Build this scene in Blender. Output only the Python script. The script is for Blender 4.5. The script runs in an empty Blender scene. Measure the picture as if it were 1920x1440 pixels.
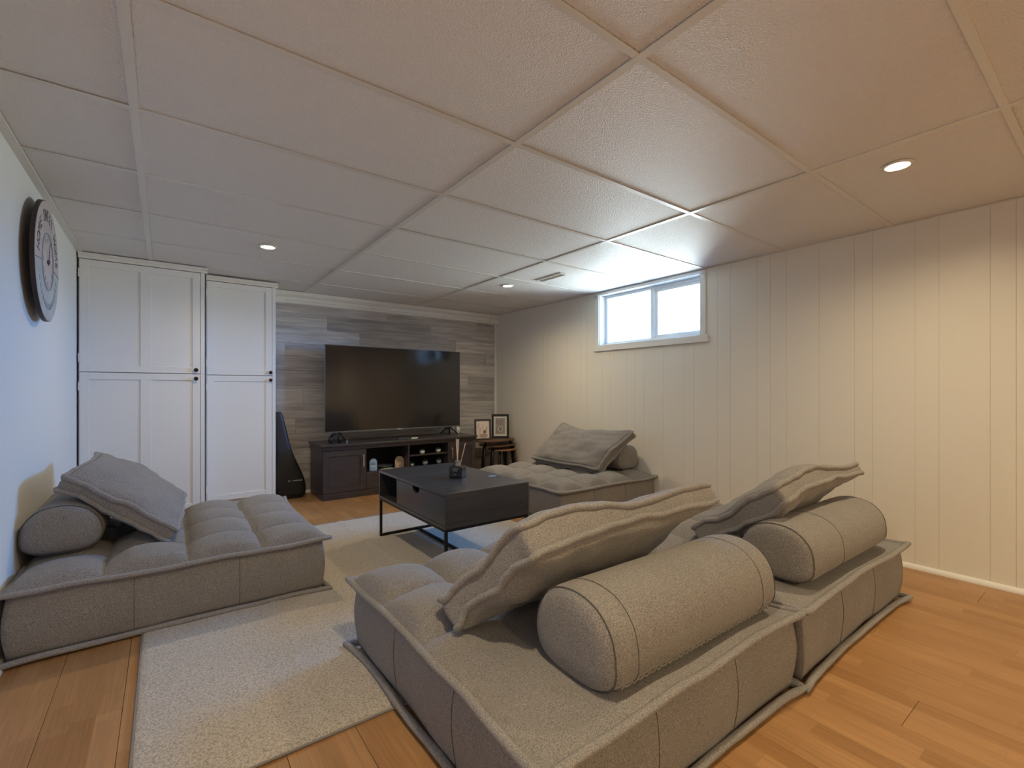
import bpy, bmesh, math, random
from mathutils import Vector, Matrix, Euler, noise
random.seed(7)
scene = bpy.context.scene
COL = scene.collection
PI = math.pi

# ------------------------------------------------------------------ camera
cam_d = bpy.data.cameras.new('camera')
cam = bpy.data.objects.new('camera', cam_d)
COL.objects.link(cam)
CAM_H = 1.042
cam.location = (0, 0, CAM_H)
cam.rotation_euler = (PI/2, 0, -0.640)
cam_d.sensor_width = 36.0
cam_d.lens = 875.55/1920*36
cam_d.shift_y = 12.6/1920
cam_d.clip_start = 0.02
scene.camera = cam

# ------------------------------------------------------------------ view + world
vs = scene.view_settings
vs.view_transform = 'Standard'
vs.look = 'None'
vs.gamma = 1.0
vs.use_curve_mapping = False
vs.exposure = 0.0

W_ = bpy.data.worlds.new('World')
scene.world = W_
W_.use_nodes = True
SKY = (7.0, 27.0, 66.0)          # blue daylight from above the horizon
GROUND = (25.0, 28.0, 29.5)       # bright ground and wall of the window well, below it
wn = W_.node_tree; bg = wn.nodes['Background']
_tc = wn.nodes.new('ShaderNodeTexCoord'); _sp = wn.nodes.new('ShaderNodeSeparateXYZ'); _mr = wn.nodes.new('ShaderNodeMapRange')
_mr.interpolation_type = 'SMOOTHSTEP'; _mr.inputs['From Min'].default_value = -0.03; _mr.inputs['From Max'].default_value = 0.10
_mx = wn.nodes.new('ShaderNodeMix'); _mx.data_type = 'RGBA'; _mx.clamp_factor = True
_mx.inputs['A'].default_value = (*GROUND, 1); _mx.inputs['B'].default_value = (*SKY, 1)
wn.links.new(_tc.outputs['Generated'], _sp.inputs[0]); wn.links.new(_sp.outputs['Z'], _mr.inputs['Value'])
wn.links.new(_mr.outputs['Result'], _mx.inputs['Factor']); wn.links.new(_mx.outputs['Result'], bg.inputs[0])
bg.inputs[1].default_value = 1.0

XL, XR, YB, YN, ZC = -0.50, 3.53, 5.10, -2.70, 2.033     # room shell

def area(name, loc, rot, sx, sy, energy, color, portal=False, shape='RECTANGLE', spread=PI):
    l = bpy.data.lights.new(name, 'AREA')
    l.shape = shape; l.size = sx
    if shape in ('RECTANGLE', 'ELLIPSE'): l.size_y = sy
    l.energy = energy; l.color = color
    l.spread = spread
    if portal: l.cycles.is_portal = True
    o = bpy.data.objects.new(name, l); COL.objects.link(o)
    o.location = loc; o.rotation_euler = rot
    return o
# portal in the window opening: guides the sampling of the daylight, adds none
area('window_portal', (XR+0.13, 2.705, 1.754), (PI/2, 0, PI/2), 1.11, 0.51, 1, (1, 1, 1), portal=True)
LAMP_W = 11.5
LAMP_B = 26.0
LAMP_COL = (1.0, 0.80, 0.50)
DOWN = [(2.592, 0.636), (0.572, 3.587), (2.603, 3.564), (0.572, 0.636), (0.572, -1.75), (2.592, -1.75)]

# ------------------------------------------------------------------ materials
def mat(name, col, rough=0.5, metal=0.0, spec=0.5, bump=None, var=None, emit=None, coord='Object', coat=0.0, sheen=0.0):
    """bump=(scale, strength, distance); var=(scale, colour2, contrast lo, hi)"""
    m = bpy.data.materials.new(name); m.use_nodes = True
    nt = m.node_tree; b = nt.nodes['Principled BSDF']
    b.inputs['Base Color'].default_value = (*col, 1)
    b.inputs['Roughness'].default_value = rough
    b.inputs['Metallic'].default_value = metal
    b.inputs['Specular IOR Level'].default_value = spec
    if coat: b.inputs['Coat Weight'].default_value = coat
    if sheen: b.inputs['Sheen Weight'].default_value = sheen
    tc = nt.nodes.new('ShaderNodeTexCoord')
    if var:
        n = nt.nodes.new('ShaderNodeTexNoise'); n.inputs['Scale'].default_value = var[0]; n.inputs['Detail'].default_value = 3
        r = nt.nodes.new('ShaderNodeValToRGB')
        r.color_ramp.elements[0].color = (*col, 1); r.color_ramp.elements[1].color = (*var[1], 1)
        r.color_ramp.elements[0].position = var[2]; r.color_ramp.elements[1].position = var[3]
        nt.links.new(tc.outputs[coord], n.inputs['Vector']); nt.links.new(n.outputs['Fac'], r.inputs['Fac'])
        nt.links.new(r.outputs['Color'], b.inputs['Base Color'])
    if bump:
        n2 = nt.nodes.new('ShaderNodeTexNoise'); n2.inputs['Scale'].default_value = bump[0]; n2.inputs['Detail'].default_value = 4
        bp = nt.nodes.new('ShaderNodeBump'); bp.inputs['Strength'].default_value = bump[1]; bp.inputs['Distance'].default_value = bump[2]
        nt.links.new(tc.outputs[coord], n2.inputs['Vector']); nt.links.new(n2.outputs['Fac'], bp.inputs['Height'])
        nt.links.new(bp.outputs['Normal'], b.inputs['Normal'])
    if emit:
        b.inputs['Emission Color'].default_value = (*emit[0], 1); b.inputs['Emission Strength'].default_value = emit[1]
    return m

def N(nt, t, **kw):
    n = nt.nodes.new(t)
    for k, v in kw.items():
        if k in n.inputs: n.inputs[k].default_value = v
        else: setattr(n, k, v)
    return n

def fabric(name, c1, c2, c3):
    m = bpy.data.materials.new(name); m.use_nodes = True
    nt = m.node_tree; b = nt.nodes['Principled BSDF']; L = nt.links
    b.inputs['Roughness'].default_value = 0.92; b.inputs['Specular IOR Level'].default_value = 0.15
    b.inputs['Sheen Weight'].default_value = 0.15
    tc = N(nt, 'ShaderNodeTexCoord')
    n1 = N(nt, 'ShaderNodeTexNoise', Scale=330.0, Detail=3.0, Roughness=0.7)
    r = N(nt, 'ShaderNodeValToRGB'); e = r.color_ramp.elements
    e[0].position = 0.33; e[0].color = (*c1, 1); e[1].position = 0.68; e[1].color = (*c3, 1)
    k = e.new(0.5); k.color = (*c2, 1)
    n2 = N(nt, 'ShaderNodeTexNoise', Scale=5.0, Detail=3.0)
    mr = N(nt, 'ShaderNodeMapRange'); mr.inputs['To Min'].default_value = 0.86; mr.inputs['To Max'].default_value = 1.12
    mx = N(nt, 'ShaderNodeMix', data_type='RGBA', blend_type='MULTIPLY'); mx.inputs['Factor'].default_value = 1.0
    L.new(tc.outputs['Object'], n1.inputs['Vector']); L.new(tc.outputs['Object'], n2.inputs['Vector'])
    L.new(n1.outputs['Fac'], r.inputs['Fac']); L.new(n2.outputs['Fac'], mr.inputs['Value'])
    L.new(r.outputs['Color'], mx.inputs['A']); L.new(mr.outputs['Result'], mx.inputs['B'])
    L.new(mx.outputs['Result'], b.inputs['Base Color'])
    n3 = N(nt, 'ShaderNodeTexNoise', Scale=700.0, Detail=2.0)
    bp = N(nt, 'ShaderNodeBump', Strength=0.5, Distance=0.002)
    n4 = N(nt, 'ShaderNodeTexNoise', Scale=16.0, Detail=2.0)
    bp2 = N(nt, 'ShaderNodeBump', Strength=0.25, Distance=0.012)
    L.new(tc.outputs['Object'], n3.inputs['Vector']); L.new(n3.outputs['Fac'], bp.inputs['Height'])
    L.new(tc.outputs['Object'], n4.inputs['Vector']); L.new(n4.outputs['Fac'], bp2.inputs['Height'])
    L.new(bp2.outputs['Normal'], bp.inputs['Normal'])
    L.new(bp.outputs['Normal'], b.inputs['Normal'])
    return m

def floor_mat():
    m = bpy.data.materials.new('oak_laminate'); m.use_nodes = True
    nt = m.node_tree; b = nt.nodes['Principled BSDF']; L = nt.links
    tc = N(nt, 'ShaderNodeTexCoord'); oi = N(nt, 'ShaderNodeObjectInfo')
    # three printed strips per board, staggered blocks: brick texture in object space (length along Y)
    sep = N(nt, 'ShaderNodeSeparateXYZ'); L.new(tc.outputs['Object'], sep.inputs[0])
    mul = N(nt, 'ShaderNodeMath', operation='MULTIPLY'); mul.inputs[1].default_value = 31.7
    L.new(oi.outputs['Random'], mul.inputs[0])
    add = N(nt, 'ShaderNodeMath', operation='ADD'); L.new(sep.outputs['Y'], add.inputs[0]); L.new(mul.outputs[0], add.inputs[1])
    cmb = N(nt, 'ShaderNodeCombineXYZ'); L.new(add.outputs[0], cmb.inputs['X']); 
    addx = N(nt, 'ShaderNodeMath', operation='ADD'); addx.inputs[1].default_value = 0.0975; L.new(sep.outputs['X'], addx.inputs[0])
    L.new(addx.outputs[0], cmb.inputs['Y']); L.new(mul.outputs[0], cmb.inputs['Z'])
    br = N(nt, 'ShaderNodeTexBrick'); br.offset = 0.37; br.offset_frequency = 2
    for k, v in {'Scale': 1.0, 'Mortar Size': 0.0006, 'Mortar Smooth': 0.1, 'Bias': 0.0, 'Brick Width': 0.41, 'Row Height': 0.065}.items():
        br.inputs[k].default_value = v
    br.inputs['Color1'].default_value = (0, 0, 0, 1); br.inputs['Color2'].default_value = (1, 1, 1, 1); br.inputs['Mortar'].default_value = (0.25, 0.25, 0.25, 1)
    L.new(cmb.outputs[0], br.inputs['Vector'])
    r = N(nt, 'ShaderNodeValToRGB'); e = r.color_ramp.elements
    e[0].color = (0.33, 0.165, 0.060, 1); e[1].color = (0.45, 0.245, 0.105, 1)
    L.new(br.outputs['Color'], r.inputs['Fac'])
    mp = N(nt, 'ShaderNodeMapping'); mp.inputs['Scale'].default_value = (60, 2.2, 1)
    wv = N(nt, 'ShaderNodeCombineXYZ')
    L.new(sep.outputs['X'], wv.inputs['X']); L.new(add.outputs[0], wv.inputs['Y']); L.new(br.outputs['Color'], wv.inputs['Z'])
    L.new(wv.outputs[0], mp.inputs['Vector'])
    n = N(nt, 'ShaderNodeTexNoise', Scale=1.6, Detail=6.0, Roughness=0.65, Distortion=0.6); L.new(mp.outputs[0], n.inputs['Vector'])
    mr = N(nt, 'ShaderNodeMapRange'); mr.inputs['From Min'].default_value = 0.3; mr.inputs['From Max'].default_value = 0.72
    mr.inputs['To Min'].default_value = 0.80; mr.inputs['To Max'].default_value = 1.12
    L.new(n.outputs['Fac'], mr.inputs['Value'])
    mx = N(nt, 'ShaderNodeMix', data_type='RGBA', blend_type='MULTIPLY'); mx.inputs['Factor'].default_value = 1.0
    L.new(r.outputs['Color'], mx.inputs['A']); L.new(mr.outputs['Result'], mx.inputs['B'])
    L.new(mx.outputs['Result'], b.inputs['Base Color'])
    b.inputs['Roughness'].default_value = 0.38; b.inputs['Specular IOR Level'].default_value = 0.4
    return m

def plank_mat():
    m = bpy.data.materials.new('grey_wood_plank'); m.use_nodes = True
    nt = m.node_tree; b = nt.nodes['Principled BSDF']; L = nt.links
    tc = N(nt, 'ShaderNodeTexCoord'); oi = N(nt, 'ShaderNodeObjectInfo')
    r = N(nt, 'ShaderNodeValToRGB'); e = r.color_ramp.elements
    e[0].color = (0.38, 0.36, 0.35, 1); e[1].color = (0.60, 0.575, 0.555, 1)
    L.new(oi.outputs['Random'], r.inputs['Fac'])
    mul = N(nt, 'ShaderNodeMath', operation='MULTIPLY'); mul.inputs[1].default_value = 53.0; L.new(oi.outputs['Random'], mul.inputs[0])
    mp = N(nt, 'ShaderNodeMapping'); mp.inputs['Scale'].default_value = (1.6, 20, 22)
    L.new(tc.outputs['Object'], mp.inputs['Vector']); 
    cm = N(nt, 'ShaderNodeCombineXYZ'); L.new(mul.outputs[0], cm.inputs['X']); L.new(mul.outputs[0], cm.inputs['Y'])
    L.new(cm.outputs[0], mp.inputs['Location'])
    n = N(nt, 'ShaderNodeTexNoise', Scale=1.3, Detail=6.0, Roughness=0.62, Distortion=0.5); L.new(mp.outputs[0], n.inputs['Vector'])
    mr = N(nt, 'ShaderNodeMapRange'); mr.inputs['From Min'].default_value = 0.28; mr.inputs['From Max'].default_value = 0.72
    mr.inputs['To Min'].default_value = 0.62; mr.inputs['To Max'].default_value = 1.35
    L.new(n.outputs['Fac'], mr.inputs['Value'])
    mx = N(nt, 'ShaderNodeMix', data_type='RGBA', blend_type='MULTIPLY'); mx.inputs['Factor'].default_value = 1.0
    L.new(r.outputs['Color'], mx.inputs['A']); L.new(mr.outputs['Result'], mx.inputs['B'])
    L.new(mx.outputs['Result'], b.inputs['Base Color'])
    b.inputs['Roughness'].default_value = 0.42
    return m

def wood_mat(name, c1, c2, rough=0.45, scale=(2, 30, 30)):
    m = bpy.data.materials.new(name); m.use_nodes = True
    nt = m.node_tree; b = nt.nodes['Principled BSDF']; L = nt.links
    tc = N(nt, 'ShaderNodeTexCoord'); mp = N(nt, 'ShaderNodeMapping'); mp.inputs['Scale'].default_value = scale
    n = N(nt, 'ShaderNodeTexNoise', Scale=2.0, Detail=5.0, Roughness=0.6, Distortion=0.4)
    r = N(nt, 'ShaderNodeValToRGB'); e = r.color_ramp.elements
    e[0].position = 0.3; e[0].color = (*c1, 1); e[1].position = 0.7; e[1].color = (*c2, 1)
    L.new(tc.outputs['Object'], mp.inputs['Vector']); L.new(mp.outputs[0], n.inputs['Vector']); L.new(n.outputs['Fac'], r.inputs['Fac'])
    L.new(r.outputs['Color'], b.inputs['Base Color']); b.inputs['Roughness'].default_value = rough
    return m

M = {}
M['wall'] = mat('white_wall_paint', (0.80, 0.81, 0.79), 0.6, bump=(90, 0.08, 0.002))
M['panel'] = mat('cream_wall_panel', (0.80, 0.775, 0.70), 0.42, bump=(140, 0.10, 0.002), coord='Generated')
M['groove'] = mat('panel_groove', (0.70, 0.67, 0.60), 0.8)
M['plenum'] = mat('dark_plenum', (0.05, 0.045, 0.04), 0.9)
M['trim'] = mat('white_trim_paint', (0.80, 0.79, 0.75), 0.35)
M['door'] = mat('white_cabinet_paint', (0.84, 0.85, 0.84), 0.38, bump=(260, 0.06, 0.001))
M['tee'] = mat('ceiling_grid_enamel', (0.74, 0.73, 0.68), 0.35)
M['fabric'] = fabric('grey_heather_felt', (0.13, 0.122, 0.118), (0.245, 0.23, 0.22), (0.40, 0.375, 0.355))
M['piping'] = fabric('grey_heather_piping', (0.145, 0.138, 0.136), (0.27, 0.256, 0.25), (0.42, 0.40, 0.39))
M['seam'] = mat('dark_thread', (0.10, 0.095, 0.092), 0.9)
M['zip'] = mat('frayed_grey_edge', (0.30, 0.27, 0.24), 0.9, bump=(400, 0.8, 0.004))
M['floor'] = floor_mat()
M['plank'] = plank_mat()
M['espresso'] = wood_mat('espresso_wood', (0.042, 0.034, 0.037), (0.068, 0.057, 0.061), 0.32)
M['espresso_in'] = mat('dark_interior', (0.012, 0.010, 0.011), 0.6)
M['black_oak'] = wood_mat('black_brown_table', (0.034, 0.032, 0.034), (0.050, 0.048, 0.050), 0.26)
M['black_oak'].node_tree.nodes['Principled BSDF'].inputs['Coat Weight'].default_value = 0.45
M['black_oak'].node_tree.nodes['Principled BSDF'].inputs['Coat Roughness'].default_value = 0.22
M['steel'] = mat('black_steel', (0.02, 0.02, 0.02), 0.4, 0.6)
M['brushed'] = mat('brushed_nickel', (0.62, 0.60, 0.58), 0.35, 1.0)
M['knob'] = mat('dark_bronze_knob', (0.02, 0.015, 0.014), 0.35, 0.5)
M['screen'] = mat('dark_screen', (0.016, 0.014, 0.015), 0.11, 0, 0.6)
M['tvframe'] = mat('grey_bezel', (0.18, 0.20, 0.23), 0.3, 0.8)
M['plastic'] = mat('black_plastic', (0.012, 0.012, 0.013), 0.45)
M['white_plastic'] = mat('white_plastic', (0.80, 0.82, 0.82), 0.35)
M['ceramic'] = mat('white_ceramic', (0.82, 0.82, 0.79), 0.3)
M['leaf'] = mat('succulent_green', (0.06, 0.12, 0.07), 0.6, var=(40, (0.12, 0.20, 0.11), 0.4, 0.6))
M['reed'] = mat('reed_stick', (0.75, 0.52, 0.28), 0.6)
M['blackglass'] = mat('black_glass', (0.008, 0.007, 0.008), 0.12, 0, 0.6)
M['rug'] = None
M['nylon'] = mat('black_nylon', (0.010, 0.010, 0.011), 0.55, bump=(500, 0.4, 0.001))
M['nylon_reflect'] = mat('nylon_blue_reflection', (0.022, 0.024, 0.032), 0.4, bump=(500, 0.4, 0.001))  # lighter, bluish tone: reflected light put into the bag's colour
M['paper'] = mat('cream_print', (0.76, 0.66, 0.58), 0.6)
M['greyprint'] = mat('grey_print', (0.30, 0.25, 0.24), 0.6, var=(14, (0.40, 0.34, 0.31), 0.35, 0.65))
M['mount'] = mat('white_mount', (0.72, 0.72, 0.68), 0.6)
M['ink'] = mat('brown_ink', (0.20, 0.13, 0.10), 0.7)
M['ink2'] = mat('soft_brown_ink', (0.46, 0.33, 0.27), 0.7)
M['clock_up'] = mat('clock_face_mauve', (0.50, 0.44, 0.43), 0.55, var=(9, (0.58, 0.52, 0.50), 0.35, 0.65))
M['clock_low'] = mat('clock_face_grey', (0.42, 0.45, 0.45), 0.55, var=(9, (0.50, 0.52, 0.51), 0.35, 0.65))
M['clock_mid'] = mat('clock_dial_taupe', (0.50, 0.43, 0.41), 0.55, var=(7, (0.59, 0.54, 0.53), 0.35, 0.65))
M['clock_edge'] = mat('clock_dark_edge', (0.035, 0.022, 0.022), 0.5)
M['clock_ink'] = mat('clock_lettering', (0.10, 0.095, 0.11), 0.7)
M['clock_faint'] = mat('clock_faint_lettering', (0.34, 0.38, 0.42), 0.7)
M['blue_lit_board'] = mat('painted_blue_light_sign', (0.38, 0.58, 0.85), 0.45)  # blue light falling on the sign is put into its colour
M['blue_lit_ink'] = mat('painted_blue_light_ink', (0.03, 0.08, 0.25), 0.6)  # print carries the same painted blue light
M['tan_board'] = mat('tan_sign', (0.60, 0.47, 0.33), 0.6)
M['nest_wood'] = wood_mat('walnut_top', (0.10, 0.050, 0.028), (0.17, 0.09, 0.05), 0.35)
M['nest_light'] = wood_mat('light_walnut_top', (0.30, 0.16, 0.085), (0.40, 0.22, 0.12), 0.35)
M['pot'] = M['ceramic']
M['lamp_glow'] = mat('lamp_lens', (1, 1, 1), 0.5, emit=((1.0, 0.80, 0.50), 14.0))
M['lamp_can'] = mat('lamp_reflector', (0.75, 0.72, 0.66), 0.3, 0.3)

def tile_mat():
    m = bpy.data.materials.new('ceiling_tile_vinyl'); m.use_nodes = True
    nt = m.node_tree; b = nt.nodes['Principled BSDF']; L = nt.links
    b.inputs['Base Color'].default_value = (0.85, 0.83, 0.80, 1)
    b.inputs['Roughness'].default_value = 0.5; b.inputs['Specular IOR Level'].default_value = 0.28
    tc = N(nt, 'ShaderNodeTexCoord')
    v = N(nt, 'ShaderNodeTexVoronoi', Scale=210.0); n = N(nt, 'ShaderNodeTexNoise', Scale=150.0, Detail=3.0, Distortion=1.2)
    a = N(nt, 'ShaderNodeMath', operation='ADD')
    L.new(tc.outputs['Object'], v.inputs['Vector']); L.new(tc.outputs['Object'], n.inputs['Vector'])
    L.new(v.outputs['Distance'], a.inputs[0]); L.new(n.outputs['Fac'], a.inputs[1])
    bp = N(nt, 'ShaderNodeBump', Strength=0.7, Distance=0.0048); L.new(a.outputs[0], bp.inputs['Height']); L.new(bp.outputs['Normal'], b.inputs['Normal'])
    return m
M['tile'] = tile_mat()

def rug_mat():
    m = bpy.data.materials.new('cream_pile'); m.use_nodes = True
    nt = m.node_tree; b = nt.nodes['Principled BSDF']; L = nt.links
    b.inputs['Roughness'].default_value = 0.95; b.inputs['Specular IOR Level'].default_value = 0.1; b.inputs['Sheen Weight'].default_value = 0.2
    tc = N(nt, 'ShaderNodeTexCoord')
    v = N(nt, 'ShaderNodeTexNoise', Scale=150.0, Detail=3.0, Roughness=0.7)
    r = N(nt, 'ShaderNodeValToRGB'); e = r.color_ramp.elements
    e[0].position = 0.33; e[0].color = (0.28, 0.235, 0.185, 1); e[1].position = 0.58; e[1].color = (0.58, 0.53, 0.46, 1)
    L.new(tc.outputs['Object'], v.inputs['Vector']); L.new(v.outputs['Fac'], r.inputs['Fac']); L.new(r.outputs['Color'], b.inputs['Base Color'])
    bp = N(nt, 'ShaderNodeBump', Strength=0.7, Distance=0.006); L.new(v.outputs['Fac'], bp.inputs['Height']); L.new(bp.outputs['Normal'], b.inputs['Normal'])
    return m
M['rug'] = rug_mat()

def glass_mat():
    m = bpy.data.materials.new('clear_pane'); m.use_nodes = True
    nt = m.node_tree; L = nt.links
    for n in list(nt.nodes): nt.nodes.remove(n)
    o = N(nt, 'ShaderNodeOutputMaterial'); t = N(nt, 'ShaderNodeBsdfTransparent'); g = N(nt, 'ShaderNodeBsdfGlossy', Roughness=0.02)
    t.inputs[0].default_value = (0.95, 0.98, 0.98, 1)
    f = N(nt, 'ShaderNodeFresnel', IOR=1.35); x = N(nt, 'ShaderNodeMixShader')
    L.new(f.outputs[0], x.inputs[0]); L.new(t.outputs[0], x.inputs[1]); L.new(g.outputs[0], x.inputs[2]); L.new(x.outputs[0], o.inputs[0])
    return m
M['glass'] = glass_mat()
def bottle_glass():
    m = bpy.data.materials.new('clear_neck'); m.use_nodes = True
    b = m.node_tree.nodes['Principled BSDF']
    b.inputs['Base Color'].default_value = (0.9, 0.88, 0.85, 1); b.inputs['Roughness'].default_value = 0.05
    b.inputs['Transmission Weight'].default_value = 0.8
    return m
M['neck'] = bottle_glass()

# ------------------------------------------------------------------ object helpers
def tag(o, label=None, cat=None, group=None, kind=None):
    if label: o['label'] = label
    if cat: o['category'] = cat
    if group: o['group'] = group
    if kind: o['kind'] = kind
    return o

def empty(name, loc, label=None, cat=None, group=None, rz=0, kind=None):
    o = bpy.data.objects.new(name, None); COL.objects.link(o)
    o.empty_display_size = 0.1
    o.location = loc; o.rotation_euler = (0, 0, rz)
    return tag(o, label, cat, group, kind)

def link(name, me, parent=None, loc=None, bevel=0):
    o = bpy.data.objects.new(name, me); COL.objects.link(o)
    if parent: o.parent = parent
    if loc is not None: o.location = loc
    if bevel:
        md = o.modifiers.new('bevel', 'BEVEL'); md.width = bevel; md.segments = 2; md.limit_method = 'ANGLE'
    return o

class MB:
    """collects shapes into one mesh"""
    def __init__(s): s.v = []; s.f = []; s.sm = []
    def add(s, vs_, fs, smooth=False):
        o = len(s.v); s.v += [tuple(p) for p in vs_]; s.f += [tuple(i+o for i in f) for f in fs]; s.sm += [smooth]*len(fs); return s
    def box(s, x0, y0, z0, x1, y1, z1, mtx=None):
        p = [Vector((x, y, z)) for z in (z0, z1) for y in (y0, y1) for x in (x0, x1)]
        if mtx is not None: p = [mtx @ q for q in p]
        return s.add(p, [(0, 2, 3, 1), (4, 5, 7, 6), (0, 1, 5, 4), (2, 6, 7, 3), (0, 4, 6, 2), (1, 3, 7, 5)])
    def lathe(s, prof, c=(0, 0, 0), n=20, mtx=None, caps=True):
        vs_ = []; fs = []
        for r, z in prof:
            for i in range(n):
                a = 2*PI*i/n; q = Vector((r*math.cos(a), r*math.sin(a), z))
                if mtx is not None: q = mtx @ q
                vs_.append(q+Vector(c))
        for k in range(len(prof)-1):
            for i in range(n):
                j = (i+1) % n; fs.append((k*n+i, k*n+j, (k+1)*n+j, (k+1)*n+i))
        if caps:
            fs.append(tuple(range(n-1, -1, -1))); fs.append(tuple(range((len(prof)-1)*n, len(prof)*n)))
        return s.add(vs_, fs, True)
    def bar(s, a, b, r0, r1=None, n=10):
        a = Vector(a); b = Vector(b); d = b-a; q = d.to_track_quat('Z', 'Y').to_matrix().to_4x4()
        return s.lathe([(r0, 0), (r1 if r1 is not None else r0, d.length)], a, n, q)
    def prism(s, pts, z0, z1, mtx=None):
        n = len(pts); p = [Vector((x, y, z0)) for x, y in pts]+[Vector((x, y, z1)) for x, y in pts]
        if mtx is not None: p = [mtx @ q for q in p]
        fs = [(i, (i+1) % n, n+(i+1) % n, n+i) for i in range(n)]
        fs += [tuple(range(n-1, -1, -1)), tuple(range(n, 2*n))]
        return s.add(p, fs)
    def tube(s, path, r, n=8, closed=False, up=(0, 0, 1), flat=1.0):
        path = [Vector(p) for p in path]; m = len(path); vs_ = []; fs = []
        rr = r if hasattr(r, '__len__') else [r]*m
        for i, p in enumerate(path):
            a = path[(i-1) % m] if (closed or i > 0) else p
            b = path[(i+1) % m] if (closed or i < m-1) else p
            t = (b-a).normalized(); u = Vector(up)
            sd = t.cross(u)
            if sd.length < 1e-4: sd = t.cross(Vector((1, 0, 0)))
            sd.normalize(); w = sd.cross(t).normalized()
            for k in range(n):
                an = 2*PI*k/n; vs_.append(p+sd*(rr[i]*math.cos(an))+w*(rr[i]*flat*math.sin(an)))
        for i in range(m if closed else m-1):
            j = (i+1) % m
            for k in range(n):
                l = (k+1) % n; fs.append((i*n+k, i*n+l, j*n+l, j*n+k))
        if not closed:
            fs.append(tuple(range(n-1, -1, -1))); fs.append(tuple(range((m-1)*n, m*n)))
        return s.add(vs_, fs, True)
    def mesh(s, name, m):
        me = bpy.data.meshes.new(name); me.from_pydata(s.v, [], s.f)
        me.polygons.foreach_set('use_smooth', s.sm)
        me.materials.append(M[m] if isinstance(m, str) else m)
        bm = bmesh.new(); bm.from_mesh(me); bmesh.ops.recalc_face_normals(bm, faces=bm.faces); bm.to_mesh(me); bm.free()
        me.update(); return me
    def build(s, name, m, parent=None, bevel=0, loc=None):
        return link(name, s.mesh(name, m), parent, loc, bevel)

def box(name, m, x0, y0, z0, x1, y1, z1, parent=None, bevel=0):
    return MB().box(x0, y0, z0, x1, y1, z1).build(name, m, parent, bevel)

def struct(name, m, x0, y0, z0, x1, y1, z1):
    return tag(box(name, m, x0, y0, z0, x1, y1, z1), kind='structure')

def text_mb(mb, s, size, mtx, depth=0.0006, xs=1.0):
    """flat lettering as mesh faces"""
    cu = bpy.data.curves.new('t', 'FONT'); cu.body = s; cu.size = size; cu.extrude = depth; cu.resolution_u = 3
    cu.align_x = 'CENTER'; cu.align_y = 'CENTER'
    o = bpy.data.objects.new('t', cu)
    me = bpy.data.meshes.new_from_object(o)
    vs_ = [mtx @ Vector((v.co.x*xs, v.co.y, v.co.z)) for v in me.vertices]
    mb.add(vs_, [tuple(p.vertices) for p in me.polygons])
    bpy.data.objects.remove(o); bpy.data.curves.remove(cu); bpy.data.meshes.remove(me)
    return mb

def cr(p0, p1, p2, p3, t):
    return 0.5*((2*p1)+(p2-p0)*t+(2*p0-5*p1+4*p2-p3)*t*t+(3*p1-p0-3*p2+p3)*t*t*t)
def spline(pts, t):
    n = len(pts)-1; x = min(max(t, 0), 1)*n; i = min(int(x), n-1); f = x-i
    p0 = pts[i-1] if i > 0 else pts[0]*2-pts[1]
    p3 = pts[i+2] if i+2 <= n else pts[n]*2-pts[n-1]
    return cr(p0, pts[i], pts[i+1], p3, f)
def loop_spline(pts, k):
    n = len(pts); out = []
    for i in range(n):
        for j in range(k):
            out.append(cr(pts[(i-1) % n], pts[i], pts[(i+1) % n], pts[(i+2) % n], j/k))
    return out
def nz(x, y=0.0, z=0.0): return noise.noise(Vector((x, y, z)))

# ================================================================== THE SETTING
T = 0.12
# floor: subfloor plus laminate boards
fl = struct('floor', 'plenum', XL-T, YN-T, -0.12, XR+T, YB+T, -0.010)
BW, BL = 0.195, 1.22
board_cache = {}
nx = int((XR-XL)/BW)+1
for i in range(nx):
    x0 = XL+i*BW; x1 = min(x0+BW, XR)
    if x1-x0 < 0.01: continue
    y = YN-random.random()*BL
    while y < YB:
        a = max(y, YN); b = min(y+BL, YB)
        y += BL
        if b-a < 0.03: continue
        key = (round(x1-x0, 4), round(b-a, 3))
        if key not in board_cache:
            w = (x1-x0)/2-0.0006; l = (b-a)/2-0.0006; c = 0.0008
            vs_ = [(-w, -l, -.009), (w, -l, -.009), (w, l, -.009), (-w, l, -.009), (-w, -l, -c), (w, -l, -c), (w, l, -c), (-w, l, -c), (-w+c, -l+c, 0), (w-c, -l+c, 0), (w-c, l-c, 0), (-w+c, l-c, 0)]
            fs = [(3, 2, 1, 0), (8, 9, 10, 11)]+[(k, (k+1) % 4, 4+(k+1) % 4, 4+k) for k in range(4)]+[(4+k, 4+(k+1) % 4, 8+(k+1) % 4, 8+k) for k in range(4)]
            board_cache[key] = MB().add(vs_, fs).mesh('floor_board', 'floor')
        link('floor_board', board_cache[key], fl, ((x0+x1)/2, (a+b)/2, 0.0))

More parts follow.
